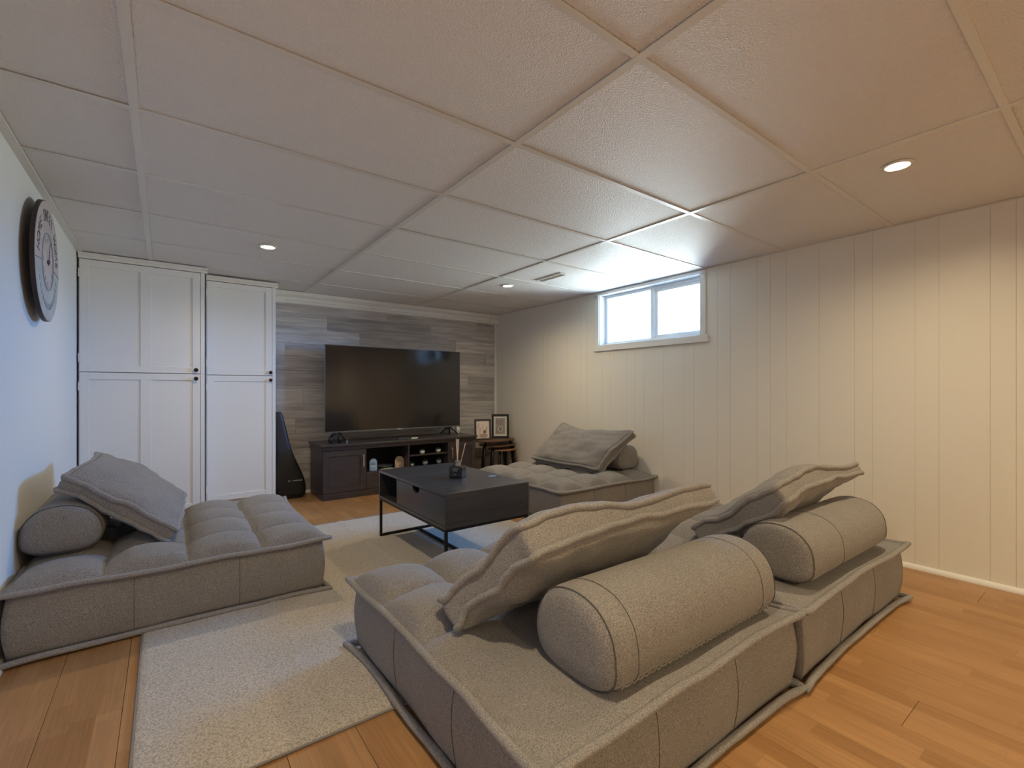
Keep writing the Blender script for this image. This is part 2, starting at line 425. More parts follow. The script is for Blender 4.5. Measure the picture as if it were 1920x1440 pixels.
# ceiling: slab above, tiles + grid
HOLES = DOWN
ce = struct('ceiling', 'plenum', XL-T, YN-T, ZC+0.10, XR+T, YB+T, ZC+0.20)
GX = [XL, -0.085, 1.135, 2.355, XR]
GY = [0.89+0.61*j for j in range(-5, 7)]
GY = [YN]+GY+[YB]
def tile_mesh(w, l, hole=None, r=0.052):
    t = 0.012; ch = 0.004
    if hole is None:
        w2, l2 = w/2, l/2
        vs_ = [(-w2, -l2, t), (w2, -l2, t), (w2, l2, t), (-w2, l2, t), (-w2, -l2, 0), (w2, -l2, 0), (w2, l2, 0), (-w2, l2, 0)]
        fs = [(0, 1, 2, 3), (7, 6, 5, 4)]+[(k, 4+k, 4+(k+1) % 4, (k+1) % 4) for k in range(4)]
        return MB().add(vs_, fs).mesh('ceiling_tile', 'tile')
    hx, hy = hole; n = 24
    ring = [(hx+r*math.cos(2*PI*k/n), hy+r*math.sin(2*PI*k/n)) for k in range(n)]
    outer = []
    for k in range(n):
        a = 2*PI*k/n; dx, dy = math.cos(a), math.sin(a)
        ts = []
        if dx > 1e-9: ts.append((w/2-hx)/dx)
        if dx < -1e-9: ts.append((-w/2-hx)/dx)
        if dy > 1e-9: ts.append((l/2-hy)/dy)
        if dy < -1e-9: ts.append((-l/2-hy)/dy)
        tt = min(ts); outer.append((hx+dx*tt, hy+dy*tt))
    # snap nearest outer points to the corners
    for cx, cy in ((-w/2, -l/2), (w/2, -l/2), (w/2, l/2), (-w/2, l/2)):
        k = min(range(n), key=lambda q: (outer[q][0]-cx)**2+(outer[q][1]-cy)**2); outer[k] = (cx, cy)
    vs_ = [(*p, 0) for p in ring]+[(*p, 0) for p in outer]+[(*p, t) for p in ring]+[(*p, t) for p in outer]
    fs = []
    for k in range(n):
        j = (k+1) % n
        fs += [(k, n+k, n+j, j), (2*n+k, 2*n+j, 3*n+j, 3*n+k), (k, j, 2*n+j, 2*n+k), (n+k, 3*n+k, 3*n+j, n+j)]
    return MB().add(vs_, fs).mesh('ceiling_tile', 'tile')
tcache = {}
for i in range(len(GX)-1):
    for j in range(len(GY)-1):
        x0, x1, y0, y1 = GX[i]+0.004, GX[i+1]-0.004, GY[j]+0.004, GY[j+1]-0.004
        if y1-y0 < 0.05: continue
        cx, cy = (x0+x1)/2, (y0+y1)/2
        hole = None
        for hx, hy in HOLES:
            if x0 < hx < x1 and y0 < hy < y1: hole = (hx-cx, hy-cy)
        if hole is None:
            k = (round(x1-x0, 3), round(y1-y0, 3))
            if k not in tcache: tcache[k] = tile_mesh(x1-x0, y1-y0)
            me = tcache[k]
        else: me = tile_mesh(x1-x0, y1-y0, hole)
        o = link('ceiling_tile', me, ce, (cx, cy, ZC+0.003+random.uniform(0.0, 0.0022)))
        if hole is None: o.rotation_euler = (random.uniform(-.0035, .0035), random.uniform(-.0015, .0015), 0)
# tees: main runners along Y, cross tees along X
for x in GX[1:-1]:
    box('main_runner', 'tee', x-0.014, YN, ZC-0.001, x+0.014, YB, ZC+0.0025, ce)
    box('runner_web', 'tee', x-0.0015, YN, ZC+0.0025, x+0.0015, YB, ZC+0.03, ce)
for j, y in enumerate(GY[1:-1]):
    for i in range(len(GX)-1):
        a = GX[i]+(0.014 if i else 0.02); b = GX[i+1]-(0.014 if i < len(GX)-2 else 0.012)
        box('cross_tee', 'tee', a, y-0.012, ZC-0.0004, b, y+0.012, ZC+0.0025, ce)
box('wall_angle', 'tee', XL, YN, ZC-0.006, XL+0.032, 4.50, ZC+0.002, ce)
box('wall_angle', 'tee', XR-0.014, YN, ZC-0.002, XR, YB, ZC+0.002, ce)

# left wall, near wall
struct('wall_left', 'wall', XL-T, YN-T, -0.01, XL, YB+T, ZC+0.10)
struct('wall_near', 'wall', XL, YN-T, -0.01, XR, YN, ZC+0.10)

# right wall: backing with the window hole, clad with vertical grooved panels
WY0, WY1, WZ0, WZ1 = 2.150, 3.262, 1.497, 2.010
wr = MB()
XRI = XR+0.0025
for (a, b, c, d) in ((YN-T, WY0, -0.01, ZC+0.1), (WY1, YB+T, -0.01, ZC+0.1), (WY0, WY1, -0.01, WZ0), (WY0, WY1, WZ1, ZC+0.1)):
    wr.box(XRI, a, c, XR+0.16, b, d)
wr = tag(wr.build('wall_right', 'groove'), kind='structure')
gr = [0.0, 0.11, 0.205, 0.41, 0.515, 0.72, 0.815, 1.015, 1.22]
edges = []
k = -4
y = 1.489-1.22*4
while y < YB:
    for g in gr[:-1]: edges.append(y+g)
    y += 1.22
edges = [e for e in edges if YN < e < YB]
edges = [YN]+edges+[YB]
for a, b in zip(edges[:-1], edges[1:]):
    if b-a < 0.02: continue
    spans = [(0.0, ZC)]
    lo, hi = max(a, WY0), min(b, WY1)
    mb = MB(); gp = 0.0006
    def pan(y0, y1, z0, z1):
        if y1-y0 > 0.002 and z1-z0 > 0.002: mb.box(XR, y0, z0, XRI, y1, z1)
    if hi <= lo: pan(a+gp, b-gp, 0, ZC+0.004)
    else:
        pan(a+gp, min(b-gp, WY0), 0, ZC+0.004); pan(max(a+gp, WY1), b-gp, 0, ZC+0.004)
        pan(max(a+gp, WY0), min(b-gp, WY1), 0, WZ0); pan(max(a+gp, WY0), min(b-gp, WY1), WZ1, ZC+0.004)
    mb.build('wall_panel', 'panel', wr)

# back wall with grey planks
wb = struct('wall_back', 'wall', XL-T, YB, -0.01, XR+T, YB+T, ZC+0.10)
PH = 0.152; z = 0.0; row = 0; pc = {}
PX0, PX1 = 0.60, 3.50
while z < 1.96:
    h = min(PH, 1.96-z)
    x = PX0-((row*0.47+random.uniform(0, .25)) % 1.2)
    while x < PX1:
        a, b = max(x, PX0), min(x+1.2, PX1); x += 1.2
        if b-a < 0.02: continue
        key = (round(b-a, 3), round(h, 3))
        if key not in pc:
            w = (b-a)/2-0.0006; hh = h/2-0.0007; c = 0.001
            vs_ = [(-w, 0, -hh), (w, 0, -hh), (w, 0, hh), (-w, 0, hh), (-w, -.008+c, -hh), (w, -.008+c, -hh), (w, -.008+c, hh), (-w, -.008+c, hh), (-w+c, -.008, -hh+c), (w-c, -.008, -hh+c), (w-c, -.008, hh-c), (-w+c, -.008, hh-c)]
            fs = [(3, 2, 1, 0), (8, 9, 10, 11)]+[(k, (k+1) % 4, 4+(k+1) % 4, 4+k) for k in range(4)]+[(4+k, 4+(k+1) % 4, 8+(k+1) % 4, 8+k) for k in range(4)]
            pc[key] = MB().add(vs_, fs).mesh('wall_plank', 'plank')
        link('wall_plank', pc[key], wb, ((a+b)/2, YB, z+h/2))
    z += h; row += 1

# cornice above the planks with corner blocks, side trim, baseboards
def prof_x(pts, x0, x1):
    mb = MB(); n = len(pts)
    vs_ = [(x0, y_, z_) for y_, z_ in pts]+[(x1, y_, z_) for y_, z_ in pts]
    mb.add(vs_, [(i, (i+1) % n, n+(i+1) % n, n+i) for i in range(n)]+[tuple(range(n-1, -1, -1)), tuple(range(n, 2*n))])
    return mb
zt = ZC-0.001
cor = prof_x([(YB, zt), (YB-0.075, zt), (YB-0.075, zt-0.035), (YB-0.066, zt-0.040), (YB-0.066, zt-0.050), (YB-0.056, zt-0.056), (YB-0.050, zt-0.085), (YB-0.042, zt-0.090), (YB-0.046, zt-0.095), (YB-0.046, zt-0.112), (YB-0.03, zt-0.120), (YB, zt-0.120)], 0.955, 3.40).build('trim_1', 'trim')
tag(cor, kind='structure')
for i in range(72):
    x = 0.965+i*0.034
    box('dentil', 'trim', x, YB-0.072, zt-0.050, x+0.017, YB-0.060, zt-0.041, cor)
for n_, (a, b) in enumerate(((0.825, 0.955), (3.40, 3.529))):
    mb = prof_x([(YB, zt), (YB-0.085, zt), (YB-0.085, zt-0.045), (YB-0.068, zt-0.062), (YB-0.068, zt-0.115), (YB-0.055, zt-0.128), (YB, zt-0.128)], a, b)
    tag(mb.build('trim_%d' % (n_+2), 'trim', bevel=0.002), kind='structure')
struct('trim_4', 'trim', 3.498, YB-0.018, 0, 3.5295, YB, zt-0.128)
bb = MB()
def qround(mb, xa, ya, xb, yb, nx_, ny_, r=0.02):
    pts = [(0, 0), (r, 0)]+[(r*math.cos(t), r*math.sin(t)*1.3) for t in (0.4, 0.8, 1.2)]+[(0, r*1.3)]
    vs_ = [(xa+p*nx_, ya+p*ny_, q) for p, q in pts]+[(xb+p*nx_, yb+p*ny_, q) for p, q in pts]; n = len(pts)
    mb.add(vs_, [(i, (i+1) % n, n+(i+1) % n, n+i) for i in range(n)]+[tuple(range(n-1, -1, -1)), tuple(range(n, 2*n))])
    return mb
tag(qround(MB(), XR, YN, XR, YB-0.02, -1, 0).build('baseboard_right', 'trim'), kind='structure')
tag(qround(MB(), 0.83, YB-0.008, XR-0.04, YB-0.008, 0, -1).build('baseboard_back', 'trim'), kind='structure')
tag(qround(MB(), XL, YN, XL, 4.49, 1, 0).build('baseboard_left', 'trim'), kind='structure')

# window
win = empty('window_1', (XR, (WY0+WY1)/2, WZ0), kind='structure')
def wbox(name, m, x0, y0, z0, x1, y1, z1, bevel=0.0015, parent=win):
    o = MB().box(x0-XR, y0-(WY0+WY1)/2, z0-WZ0, x1-XR, y1-(WY0+WY1)/2, z1-WZ0).build(name, m, parent, bevel); return o
c_ = XR-0.012
wbox('casing', 'trim', c_, WY0-0.052, WZ0, XR, WY0, ZC-0.005)
wbox('casing', 'trim', c_, WY1, WZ0, XR, WY1+0.052, ZC-0.005)
wbox('casing', 'trim', c_, WY0, WZ1, XR, WY1, ZC-0.005)
wbox('apron', 'trim', XR-0.020, WY0-0.072, WZ0-0.057, XR, WY1+0.060, WZ0)
# reveal lining
wbox('reveal', 'trim', XR, WY0, WZ0-0.0, XR+0.155, WY0+0.006, WZ1, 0)
wbox('reveal', 'trim', XR, WY1-0.006, WZ0, XR+0.155, WY1, WZ1, 0)
wbox('reveal', 'trim', XR, WY0, WZ1-0.006, XR+0.155, WY1, WZ1, 0)
wbox('reveal', 'trim', XR, WY0, WZ0, XR+0.155, WY1, WZ0+0.006, 0)
fx0, fx1 = XR+0.085, XR+0.125
F0, F1, G0, G1 = WY0+0.006, WY1-0.006, WZ0+0.006, WZ1-0.006
wbox('frame_rail', 'white_plastic', fx0, F0, G0, fx1, F1, G0+0.030)
wbox('frame_rail', 'white_plastic', fx0, F0, G1-0.030, fx1, F1, G1)
wbox('frame_stile', 'white_plastic', fx0, F0, G0+0.03, fx1, F0+0.028, G1-0.03)
wbox('frame_stile', 'white_plastic', fx0, F1-0.028, G0+0.03, fx1, F1, G1-0.03)
wbox('mullion', 'white_plastic', fx0-0.008, 2.655, G0+0.03, fx1, 2.700, G1-0.03)
# sliding sash on the near half
S0, S1, Q0, Q1 = F0+0.028, 2.655, G0+0.03, G1-0.03
wbox('sash_rail', 'white_plastic', fx0+0.008, S0, Q1-0.028, fx1-0.008, S1, Q1)
wbox('sash_rail', 'white_plastic', fx0+0.008, S0, Q0, fx1-0.008, S1, Q0+0.022)
wbox('sash_stile', 'white_plastic', fx0+0.008, S1-0.024, Q0+0.022, fx1-0.008, S1, Q1-0.028)
wbox('pane', 'glass', fx0+0.02, S0, Q0+0.022, fx0+0.024, S1-0.024, Q1-0.028, 0)
wbox('pane', 'glass', fx0+0.02, 2.70, G0+0.03, fx0+0.024, F1-0.028, G1-0.03, 0)
for nm, yy in (('near', WY0-0.030), ('far', WY1+0.030)):
    t = empty('curtain_bracket', (XR-0.012, yy, ZC-0.045), 'small metal curtain bracket at the upper %s corner of the window' % ('right' if nm == 'near' else 'left'), 'bracket')
    MB().box(-0.003, -0.008, -0.018, 0, 0.008, 0.018).build('plate', 'brushed', t)
    MB().tube([(-0.003, 0, 0.008), (-0.022, 0, 0.006), (-0.028, 0, 0.012), (-0.026, 0, 0.020)], 0.0025, 6, up=(0, 1, 0)).build('hook', 'brushed', t)
    MB().tube([(-0.003, 0, -0.010), (-0.016, 0, -0.012), (-0.020, 0, -0.004)], 0.002, 6, up=(0, 1, 0)).build('hook', 'brushed', t)

# downlights
lab = {0: 'recessed ceiling spotlight near the right wall, the largest and brightest one', 1: 'recessed ceiling spotlight in front of the white cupboards',
       2: 'recessed ceiling spotlight by the window, between the television and the ceiling vent'}
for i, (x, y) in enumerate(DOWN):
    t = empty('ceiling_spotlight', (x, y, ZC), lab.get(i, ['recessed ceiling spotlight above the camera', 'recessed ceiling spotlight behind the camera on the left', 'recessed ceiling spotlight behind the camera on the right'][max(0, i-3)]), 'ceiling light', 'recessed spotlights')
    MB().lathe([(0.040, 0.001), (0.058, 0.001), (0.060, 0.003), (0.058, -0.001), (0.052, -0.004), (0.042, -0.003), (0.040, 0.001)], n=28, caps=False).build('trim_ring', 'tee', t)
    MB().lathe([(0.041, -0.001), (0.040, 0.03), (0.036, 0.05), (0.001, 0.05)], n=24, caps=False).build('reflector', 'lamp_can', t)
    MB().lathe([(0.033, 0.012), (0.034, 0.018), (0.028, 0.040), (0.02, 0.048)], n=24).build('bulb', 'lamp_glow', t)
    a = area('lamp_light', (x, y, ZC-0.001+0.011), (0, 0, 0), 0.066, 0.066, (LAMP_W if i < 3 else 13.0 if i == 3 else LAMP_B)*(0.7 if i == 1 else 1.0), LAMP_COL, shape='DISK', spread=math.radians(165))
    a.parent = t; a.location = (0, 0, 0.010)

# ceiling vent
v = empty('ceiling_vent', (2.710, 3.065, ZC), 'narrow white louvred air vent in the ceiling beside the window', 'vent')
MB().box(-0.04, -0.165, -0.007, 0.04, -0.150, -0.001).box(-0.04, 0.150, -0.007, 0.04, 0.165, -0.001).box(-0.04, -0.15, -0.007, -0.028, 0.15, -0.001).box(0.028, -0.15, -0.007, 0.04, 0.15, -0.001).build('vent_frame', 'trim', v)
for k in (-1, 0, 1):
    MB().box(-0.009, -0.15, -0.001, 0.009, 0.15, 0.0, Matrix.Translation((k*0.018, 0, -0.003)) @ Matrix.Rotation(0.5, 4, 'Y')).build('louvre', 'trim', v)

# ================================================================== FITTED CUPBOARDS
def cupboard(x0, x1, yf, zt_, panels, knobx, label, left_hinges=True):
    c = empty('cupboard', (x0, yf, 0), label, 'cupboard')
    w = x1-x0; d = 5.098-yf
    mb = MB().box(0, 0.022, 0.0, 0.018, d, zt_).box(w-0.018, 0.022, 0, w, d, zt_).box(0.018, 0.022, zt_-0.018, w-0.018, d, zt_).box(0.018, 0.05, 0.06, w-0.018, d, 0.078).box(0.018, d-0.01, 0.078, w-0.018, d, zt_-0.018)
    mb.box(0.018, 0.03, 1.160, w-0.018, d-0.01, 1.178)
    mb.build('carcass', 'door', c)
    MB().box(0.0, 0.035, 0, w, 0.05, 0.09).build('plinth', 'door', c)
    # cornice
    n = 6; pts = [(0.022, zt_), (-0.022, zt_), (-0.022, zt_-0.012), (-0.010, zt_-0.026), (-0.006, zt_-0.040), (0.022, zt_-0.040)]
    vs_ = [(-0.0, y_, z_) for y_, z_ in pts]+[(w+0.018, y_, z_) for y_, z_ in pts]
    MB().add(vs_, [(i, (i+1) % n, n+(i+1) % n, n+i) for i in range(n)]+[tuple(range(n-1, -1, -1)), tuple(range(n, 2*n))]).build('cornice', 'trim', c)
    for (za, zb, kz, up) in ((1.179, zt_-0.044, 1.207, True), (0.095, 1.174, 1.138, False)):
        x_a, x_b = 0.006, w-0.003-(0.016 if left_hinges == 2 else 0.028)
        dp = MB().box(x_a, 0.008, za, x_b, 0.020, zb).build('door', 'door', c)
        ed = [x_a]+panels+[x_b]
        st = MB()
        sw = 0.052
        # frame applied on the slab: outer stiles, rails, middle stile
        rail_t = 0.052 if not up else 0.0
        MB().box(x_a, 0.0, za, x_a+sw, 0.008, zb).build('stile', 'door', dp, 0.0015)
        MB().box(x_b-sw, 0.0, za, x_b, 0.008, zb).build('stile', 'door', dp, 0.0015)
        for p in panels: MB().box(p-0.032, 0.0, za+0.05, p+0.032, 0.008, zb-0.05).build('stile', 'door', dp, 0.0015)
        MB().box(x_a+sw, 0.0005, za, x_b-sw, 0.008, za+0.05).build('rail', 'door', dp, 0.0015)
        MB().box(x_a+sw, 0.0005, zb-0.05, x_b-sw, 0.008, zb).build('rail', 'door', dp, 0.0015)
        kb = MB().lathe([(0.006, 0), (0.006, 0.010), (0.013, 0.014), (0.0155, 0.020), (0.013, 0.026), (0.006, 0.029)], (knobx-x0, 0.0, kz), 20, Matrix.Rotation(PI/2, 4, 'X'))
        kb.build('knob', 'knob', dp)
        for hz in (za+0.10, zb-0.10):
            MB().box(-0.001, -0.002, hz-0.03, 0.006, 0.014, hz+0.03).build('hinge', 'trim', dp)
    # right face-frame stile
    MB().box(w-0.028, 0.004, 0.09, w, 0.022, zt_-0.04).build('face_stile', 'door', c, 0.0015)
    return c
cupboard(-0.491, 0.262, 4.50, ZC-0.004, [0.378], 0.203, 'wide white fitted cupboard with twin-panel doors against the left wall')
cupboard(0.284, 0.818, 4.72, ZC-0.012, [], 0.774, 'narrower set-back white fitted cupboard beside the grey plank wall')

# ================================================================== RUG
rx0, ry0, rx1, ry1 = -0.075, 1.455, 2.22, 3.78
rug = empty('rug', ((rx0+rx1)/2, (ry0+ry1)/2, 0), 'large cream woven pile rug under the coffee table', 'rug')
nxr, nyr = 150, 90
def rug_z(x, y):
    z = 0.012
    for cx, a in ((0.42, 0.005), (1.12, 0.006), (1.72, 0.003)):
        d = (x-(cx+0.012*math.sin(y*3))) / 0.022
        z += a*math.exp(-d*d)
    z += 0.0012*nz(x*14, y*14, 0)
    return z
vs_ = []; fs = []
for j in range(nyr+1):
    for i in range(nxr+1):
        x = rx0+(rx1-rx0)*i/nxr; y = ry0+(ry1-ry0)*j/nyr
        e = min(i, nxr-i, j, nyr-j)
        zz = rug_z(x, y) if e > 0 else 0.004
        ox = 0.006*nz(y*3, 5) if i in (0, nxr) else 0; oy = 0.006*nz(x*3, 9) if j in (0, nyr) else 0
        vs_.append((x-(rx0+rx1)/2+ox, y-(ry0+ry1)/2+oy, zz))
for j in range(nyr):
    for i in range(nxr):
        a = j*(nxr+1)+i; fs.append((a, a+1, a+nxr+2, a+nxr+1))
mb = MB().add(vs_, fs, True)
w2, l2 = (rx1-rx0)/2, (ry1-ry0)/2
rp = mb.build('pile', 'rug', rug)
MB().tube([(-w2, -l2, .0055), (w2, -l2, .0055), (w2, l2, .0055), (-w2, l2, .0055)], 0.005, 6, True).build('bound_edge', 'zip', rug)
MB().box(-w2+0.004, -l2+0.004, 0.0005, w2-0.004, l2-0.004, 0.003).build('backing', 'zip', rug)

# ================================================================== OTTOMANS
def ottoman(loc, rz, Wd, Ld, seed, label, flat, zr=0.268, A=0.074, cells=4):
    """local x = width, local +y = front.  flat(v) -> puff weight along depth"""
    o = empty('floor_seat', loc, label, 'floor seat', 'tufted grey floor seats', rz)
    R_ = random.Random(seed)
    def rim(u, v, flare=0.0, zoff=0.0):
        a, b = 2*u-1, 2*v-1
        x = Wd/2*a; y = Ld/2*b
        e = 0.014+flare
        ca = abs(a)**10*abs(b)**10
        x += math.copysign(e*ca, a); y += math.copysign(e*ca, b)
        # edges bow inwards between the corner ears
        x -= math.copysign(0.010*(1-b*b)*abs(a)**8, a); y -= math.copysign(0.010*(1-a*a)*abs(b)**8, b)
        x += 0.007*nz(v*4.2+seed, 3.1*round(u), zoff*20)*abs(a)**6
        y += 0.007*nz(u*4.2+seed, 7.7*round(v), zoff*20+4)*abs(b)**6
        return x, y
    def zrim(u, v):
        a, b = 2*u-1, 2*v-1
        ca = abs(a)**12*abs(b)**12
        return zr+0.011*nz(u*3.3+seed, v*3.3)+0.004*nz(u*9+seed, v*9, 5)+0.012*ca
    n = 84
    vs_ = []; fs = []
    for j in range(n+1):
        for i in range(n+1):
            u, v = i/n, j/n
            x, y = rim(u, v)
            su = abs(math.sin(PI*cells*u)); sv = abs(math.sin(PI*cells*v))
            pu, pv = su**0.52, sv**0.52
            w = flat(v)
            puff = w*(0.52*(pu+pv)/2+0.48*pu*pv)+(1-w)*0.10
            ed = min(1.0, min(u, 1-u, v, 1-v)/0.035); ed = math.sin(ed*PI/2)**0.8
            dome = 0.012*(1-(2*u-1)**2)*(1-(2*v-1)**2)
            zz = zrim(u, v)+ed*(A*puff+dome+0.004*nz(x*7, y*7, seed))
            # fine puckers near the creases
            cr_ = (1-su)*0.5+(1-sv)*0.5
            zz += 0.0022*w*cr_*math.sin(x*120+y*40+3*nz(x*9, y*9))*ed
            vs_.append((x, y, zz))
    for j in range(n):
        for i in range(n):
            a = j*(n+1)+i; fs.append((a, a+1, a+n+2, a+n+1))
    MB().add(vs_, fs, True).build('seat_top', 'fabric', o)
    # perimeter parameter list
    per = []
    m = 44
    per += [(i/m, 0) for i in range(m)]+[(1, i/m) for i in range(m)]+[(1-i/m, 1) for i in range(m)]+[(0, 1-i/m) for i in range(m)]
    # body
    rows = 12; vs_ = []; fs = []; P_ = len(per)
    for k in range(rows+1):
        t = k/rows
        for (u, v) in per:
            a, b = 2*u-1, 2*v-1
            xt, yt = rim(u, v)
            # rounded body corner
            ins = 0.016+0.016*max(0, abs(a)**6*abs(b)**6)
            bul = 0.014*math.sin(PI*t)
            d = ins-bul if 0 < t < 1 else ins
            x = xt-math.copysign(d, a)*(abs(a)**6 if abs(a) > .5 else 0)
            y = yt-math.copysign(d, b)*(abs(b)**6 if abs(b) > .5 else 0)
            if k == 0 or k == rows: pass
            x += 0.004*nz(y*6, t*2.0, seed)*abs(a)**6; y += 0.004*nz(x*6, t*2.0, seed+3)*abs(b)**6
            zt2 = zrim(u, v)-0.004; zz = zt2+(0.022-zt2)*t
            vs_.append((x, y, zz))
    for k in range(rows):
        for i in range(P_):
            j = (i+1) % P_; fs.append((k*P_+i, k*P_+j, (k+1)*P_+j, (k+1)*P_+i))
    fs.append(tuple((rows)*P_+i for i in range(P_)))
    MB().add(vs_, fs, True).build('body', 'fabric', o)
    # pipings: top and bottom
    top = []; bot = []
    for (u, v) in per:
        x, y = rim(u, v); top.append((x, y, zrim(u, v)+0.001))
        x, y = rim(u, v, 0.003, 0.3); bot.append((x, y, 0.019+0.005*nz(u*5+seed, v*5, 8)))
    rr = [0.0130+0.0016*nz(i*0.35, seed) for i in range(len(top))]
    MB().tube(top, rr, 10, True, flat=0.86).build('piping', 'piping', o)
    MB().tube([(x*0.981, y*0.981, z-0.010) for x, y, z in top], 0.0016, 6, True).build('seam', 'seam', o)
    MB().tube(bot, [r*1.0 for r in rr], 10, True, flat=0.9).build('piping', 'piping', o)
    # vertical seams on the sides
    for (u, v) in ((0.333, 0), (0.667, 0), (1, .333), (1, .667), (.333, 1), (.667, 1), (0, .333), (0, .667)):
        pts = []
        for k in range(11):
            t = 0.04+0.92*k/10; a, b = 2*u-1, 2*v-1
            xt, yt = rim(u, v); d = 0.016-0.014*math.sin(PI*t)-0.0006
            x = xt-math.copysign(d, a)*(1 if abs(a) > .9 else 0); y = yt-math.copysign(d, b)*(1 if abs(b) > .9 else 0)
            x += 0.004*nz(y*6, t*2.0, seed)*abs(a)**6; y += 0.004*nz(x*6, t*2.0, seed+3)*abs(b)**6
            zt2 = zrim(u, v)-0.004
            pts.append((x, y, zt2+(0.022-zt2)*t))
        MB().tube(pts, 0.0011, 5, up=(0.3, 0.9, 0)).build('seam', 'seam', o)
    return o
def flat_back(v): return min(1, max(0.0, (v-0.40)/0.16))
def flat_some(v): return min(1, max(0.80, (v-0.12)/0.2))
ottoman((1.178, 1.298, 0), 0, 1.145, 1.19, 1, 'nearest grey tufted floor seat, in the foreground under the largest back pillow', flat_back)
ottoman((2.365, 1.290, 0), 0, 1.165, 1.19, 2, 'near grey tufted floor seat closest to the bare right wall and its floor trim', flat_back)
ottoman((0.092, 3.075, 0.0), -PI/2, 1.10, 1.165, 3, 'grey tufted floor seat against the left wall under the clock', flat_some)
ottoman((2.945, 3.165, 0.0), PI/2, 1.16, 1.13, 4, 'grey tufted floor seat beyond the coffee table, under the window', flat_some)

# ================================================================== BOLSTERS
SEC = [(-.155, .085), (-.140, .165), (-.085, .221), (.0, .238), (.085, .217), (.140, .158), (.155, .085), (.132, .030), (.070, .004), (-.020, .0), (-.092, .006), (-.142, .036)]
def bolster(loc, rz, L_, label, seams=(0.09, -0.09), sc=1.0, zip_=True, tiltx=0.0):
    """axis = local x, centred; local -y is the back side"""
    o = empty('bolster', loc, label, 'cushion', 'grey bolster cushions', rz)
    o.rotation_euler = (tiltx, 0, rz)
    sec = loop_spline([Vector((a*sc, b*sc, 0)) for a, b in SEC], 4); n = len(sec)
    cen = Vector((0, 0.115*sc, 0))
    xs = [(-L_/2-.006, .0), (-L_/2-.006, .35), (-L_/2-.004, .62), (-L_/2+.001, .80), (-L_/2+.010, .91), (-L_/2+.024, .975), (-L_/2+.045, 1.0)]
    k = 14
    mid = [(-L_/2+.045+(L_-.09)*i/k, 1.0+0.006*nz(i*.6, loc[0]*3)) for i in range(1, k)]
    xs = xs+mid+[(-a, b) for a, b in reversed(xs)]
    vs_ = []; fs = []
    for x, s in xs:
        for p in sec:
            q = cen+(p-cen)*s
            vs_.append((x, q.x, max(q.y, 0)+0.0015*nz(x*8, q.x*8)))
    for a in range(len(xs)-1):
        for i in range(n):
            j = (i+1) % n; fs.append((a*n+i, a*n+j, (a+1)*n+j, (a+1)*n+i))
    MB().add(vs_, fs, True).build('cushion_body', 'fabric', o)
    for sm in seams:
        x = -L_/2+sm if sm > 0 else L_/2+sm
        MB().tube([(x, p.x*1.004, cen.y+(p.y-cen.y)*1.004) for p in sec], 0.0012, 5, True, up=(1, 0, 0)).build('seam', 'seam', o)
    for sg in (-1, 1):
        MB().tube([(sg*(L_/2-0.020), (p.x-0)*0.977, cen.y+(p.y-cen.y)*0.977) for p in sec], 0.0016, 6, True, up=(1, 0, 0)).build('end_seam', 'seam', o)
    if zip_:
        pts = [(-L_/2+.05+(L_-.10)*i/90, (-.139+0.002*(i % 2))*sc, (.026+0.0030*((i*7) % 3))*sc) for i in range(91)]
        MB().tube(pts, 0.0035, 5, up=(0, 0, 1)).build('frayed_hem', 'zip', o)
    return o
ZS = 0.305
bolster((1.287, 0.906, 0.270), math.radians(-0.5), 0.85, 'large grey bolster cushion in the foreground, on the nearest floor seat behind the leaning pillow', (0.10, -0.11), 1.0)
bolster((2.372, 0.868, 0.290), math.radians(-0.5), 0.85, 'grey bolster cushion nearest the right wall with a dark seam a third along', (0.30,), 0.93, False)
bolster((-0.357, 3.215, 0.333), -PI/2, 0.86, 'grey bolster cushion against the left wall under the clock', (0.30,), 0.88, False)
bolster((3.372, 3.170, 0.328), PI/2, 0.84, 'grey bolster cushion against the right wall below the window', (0.30,), 0.92, False)

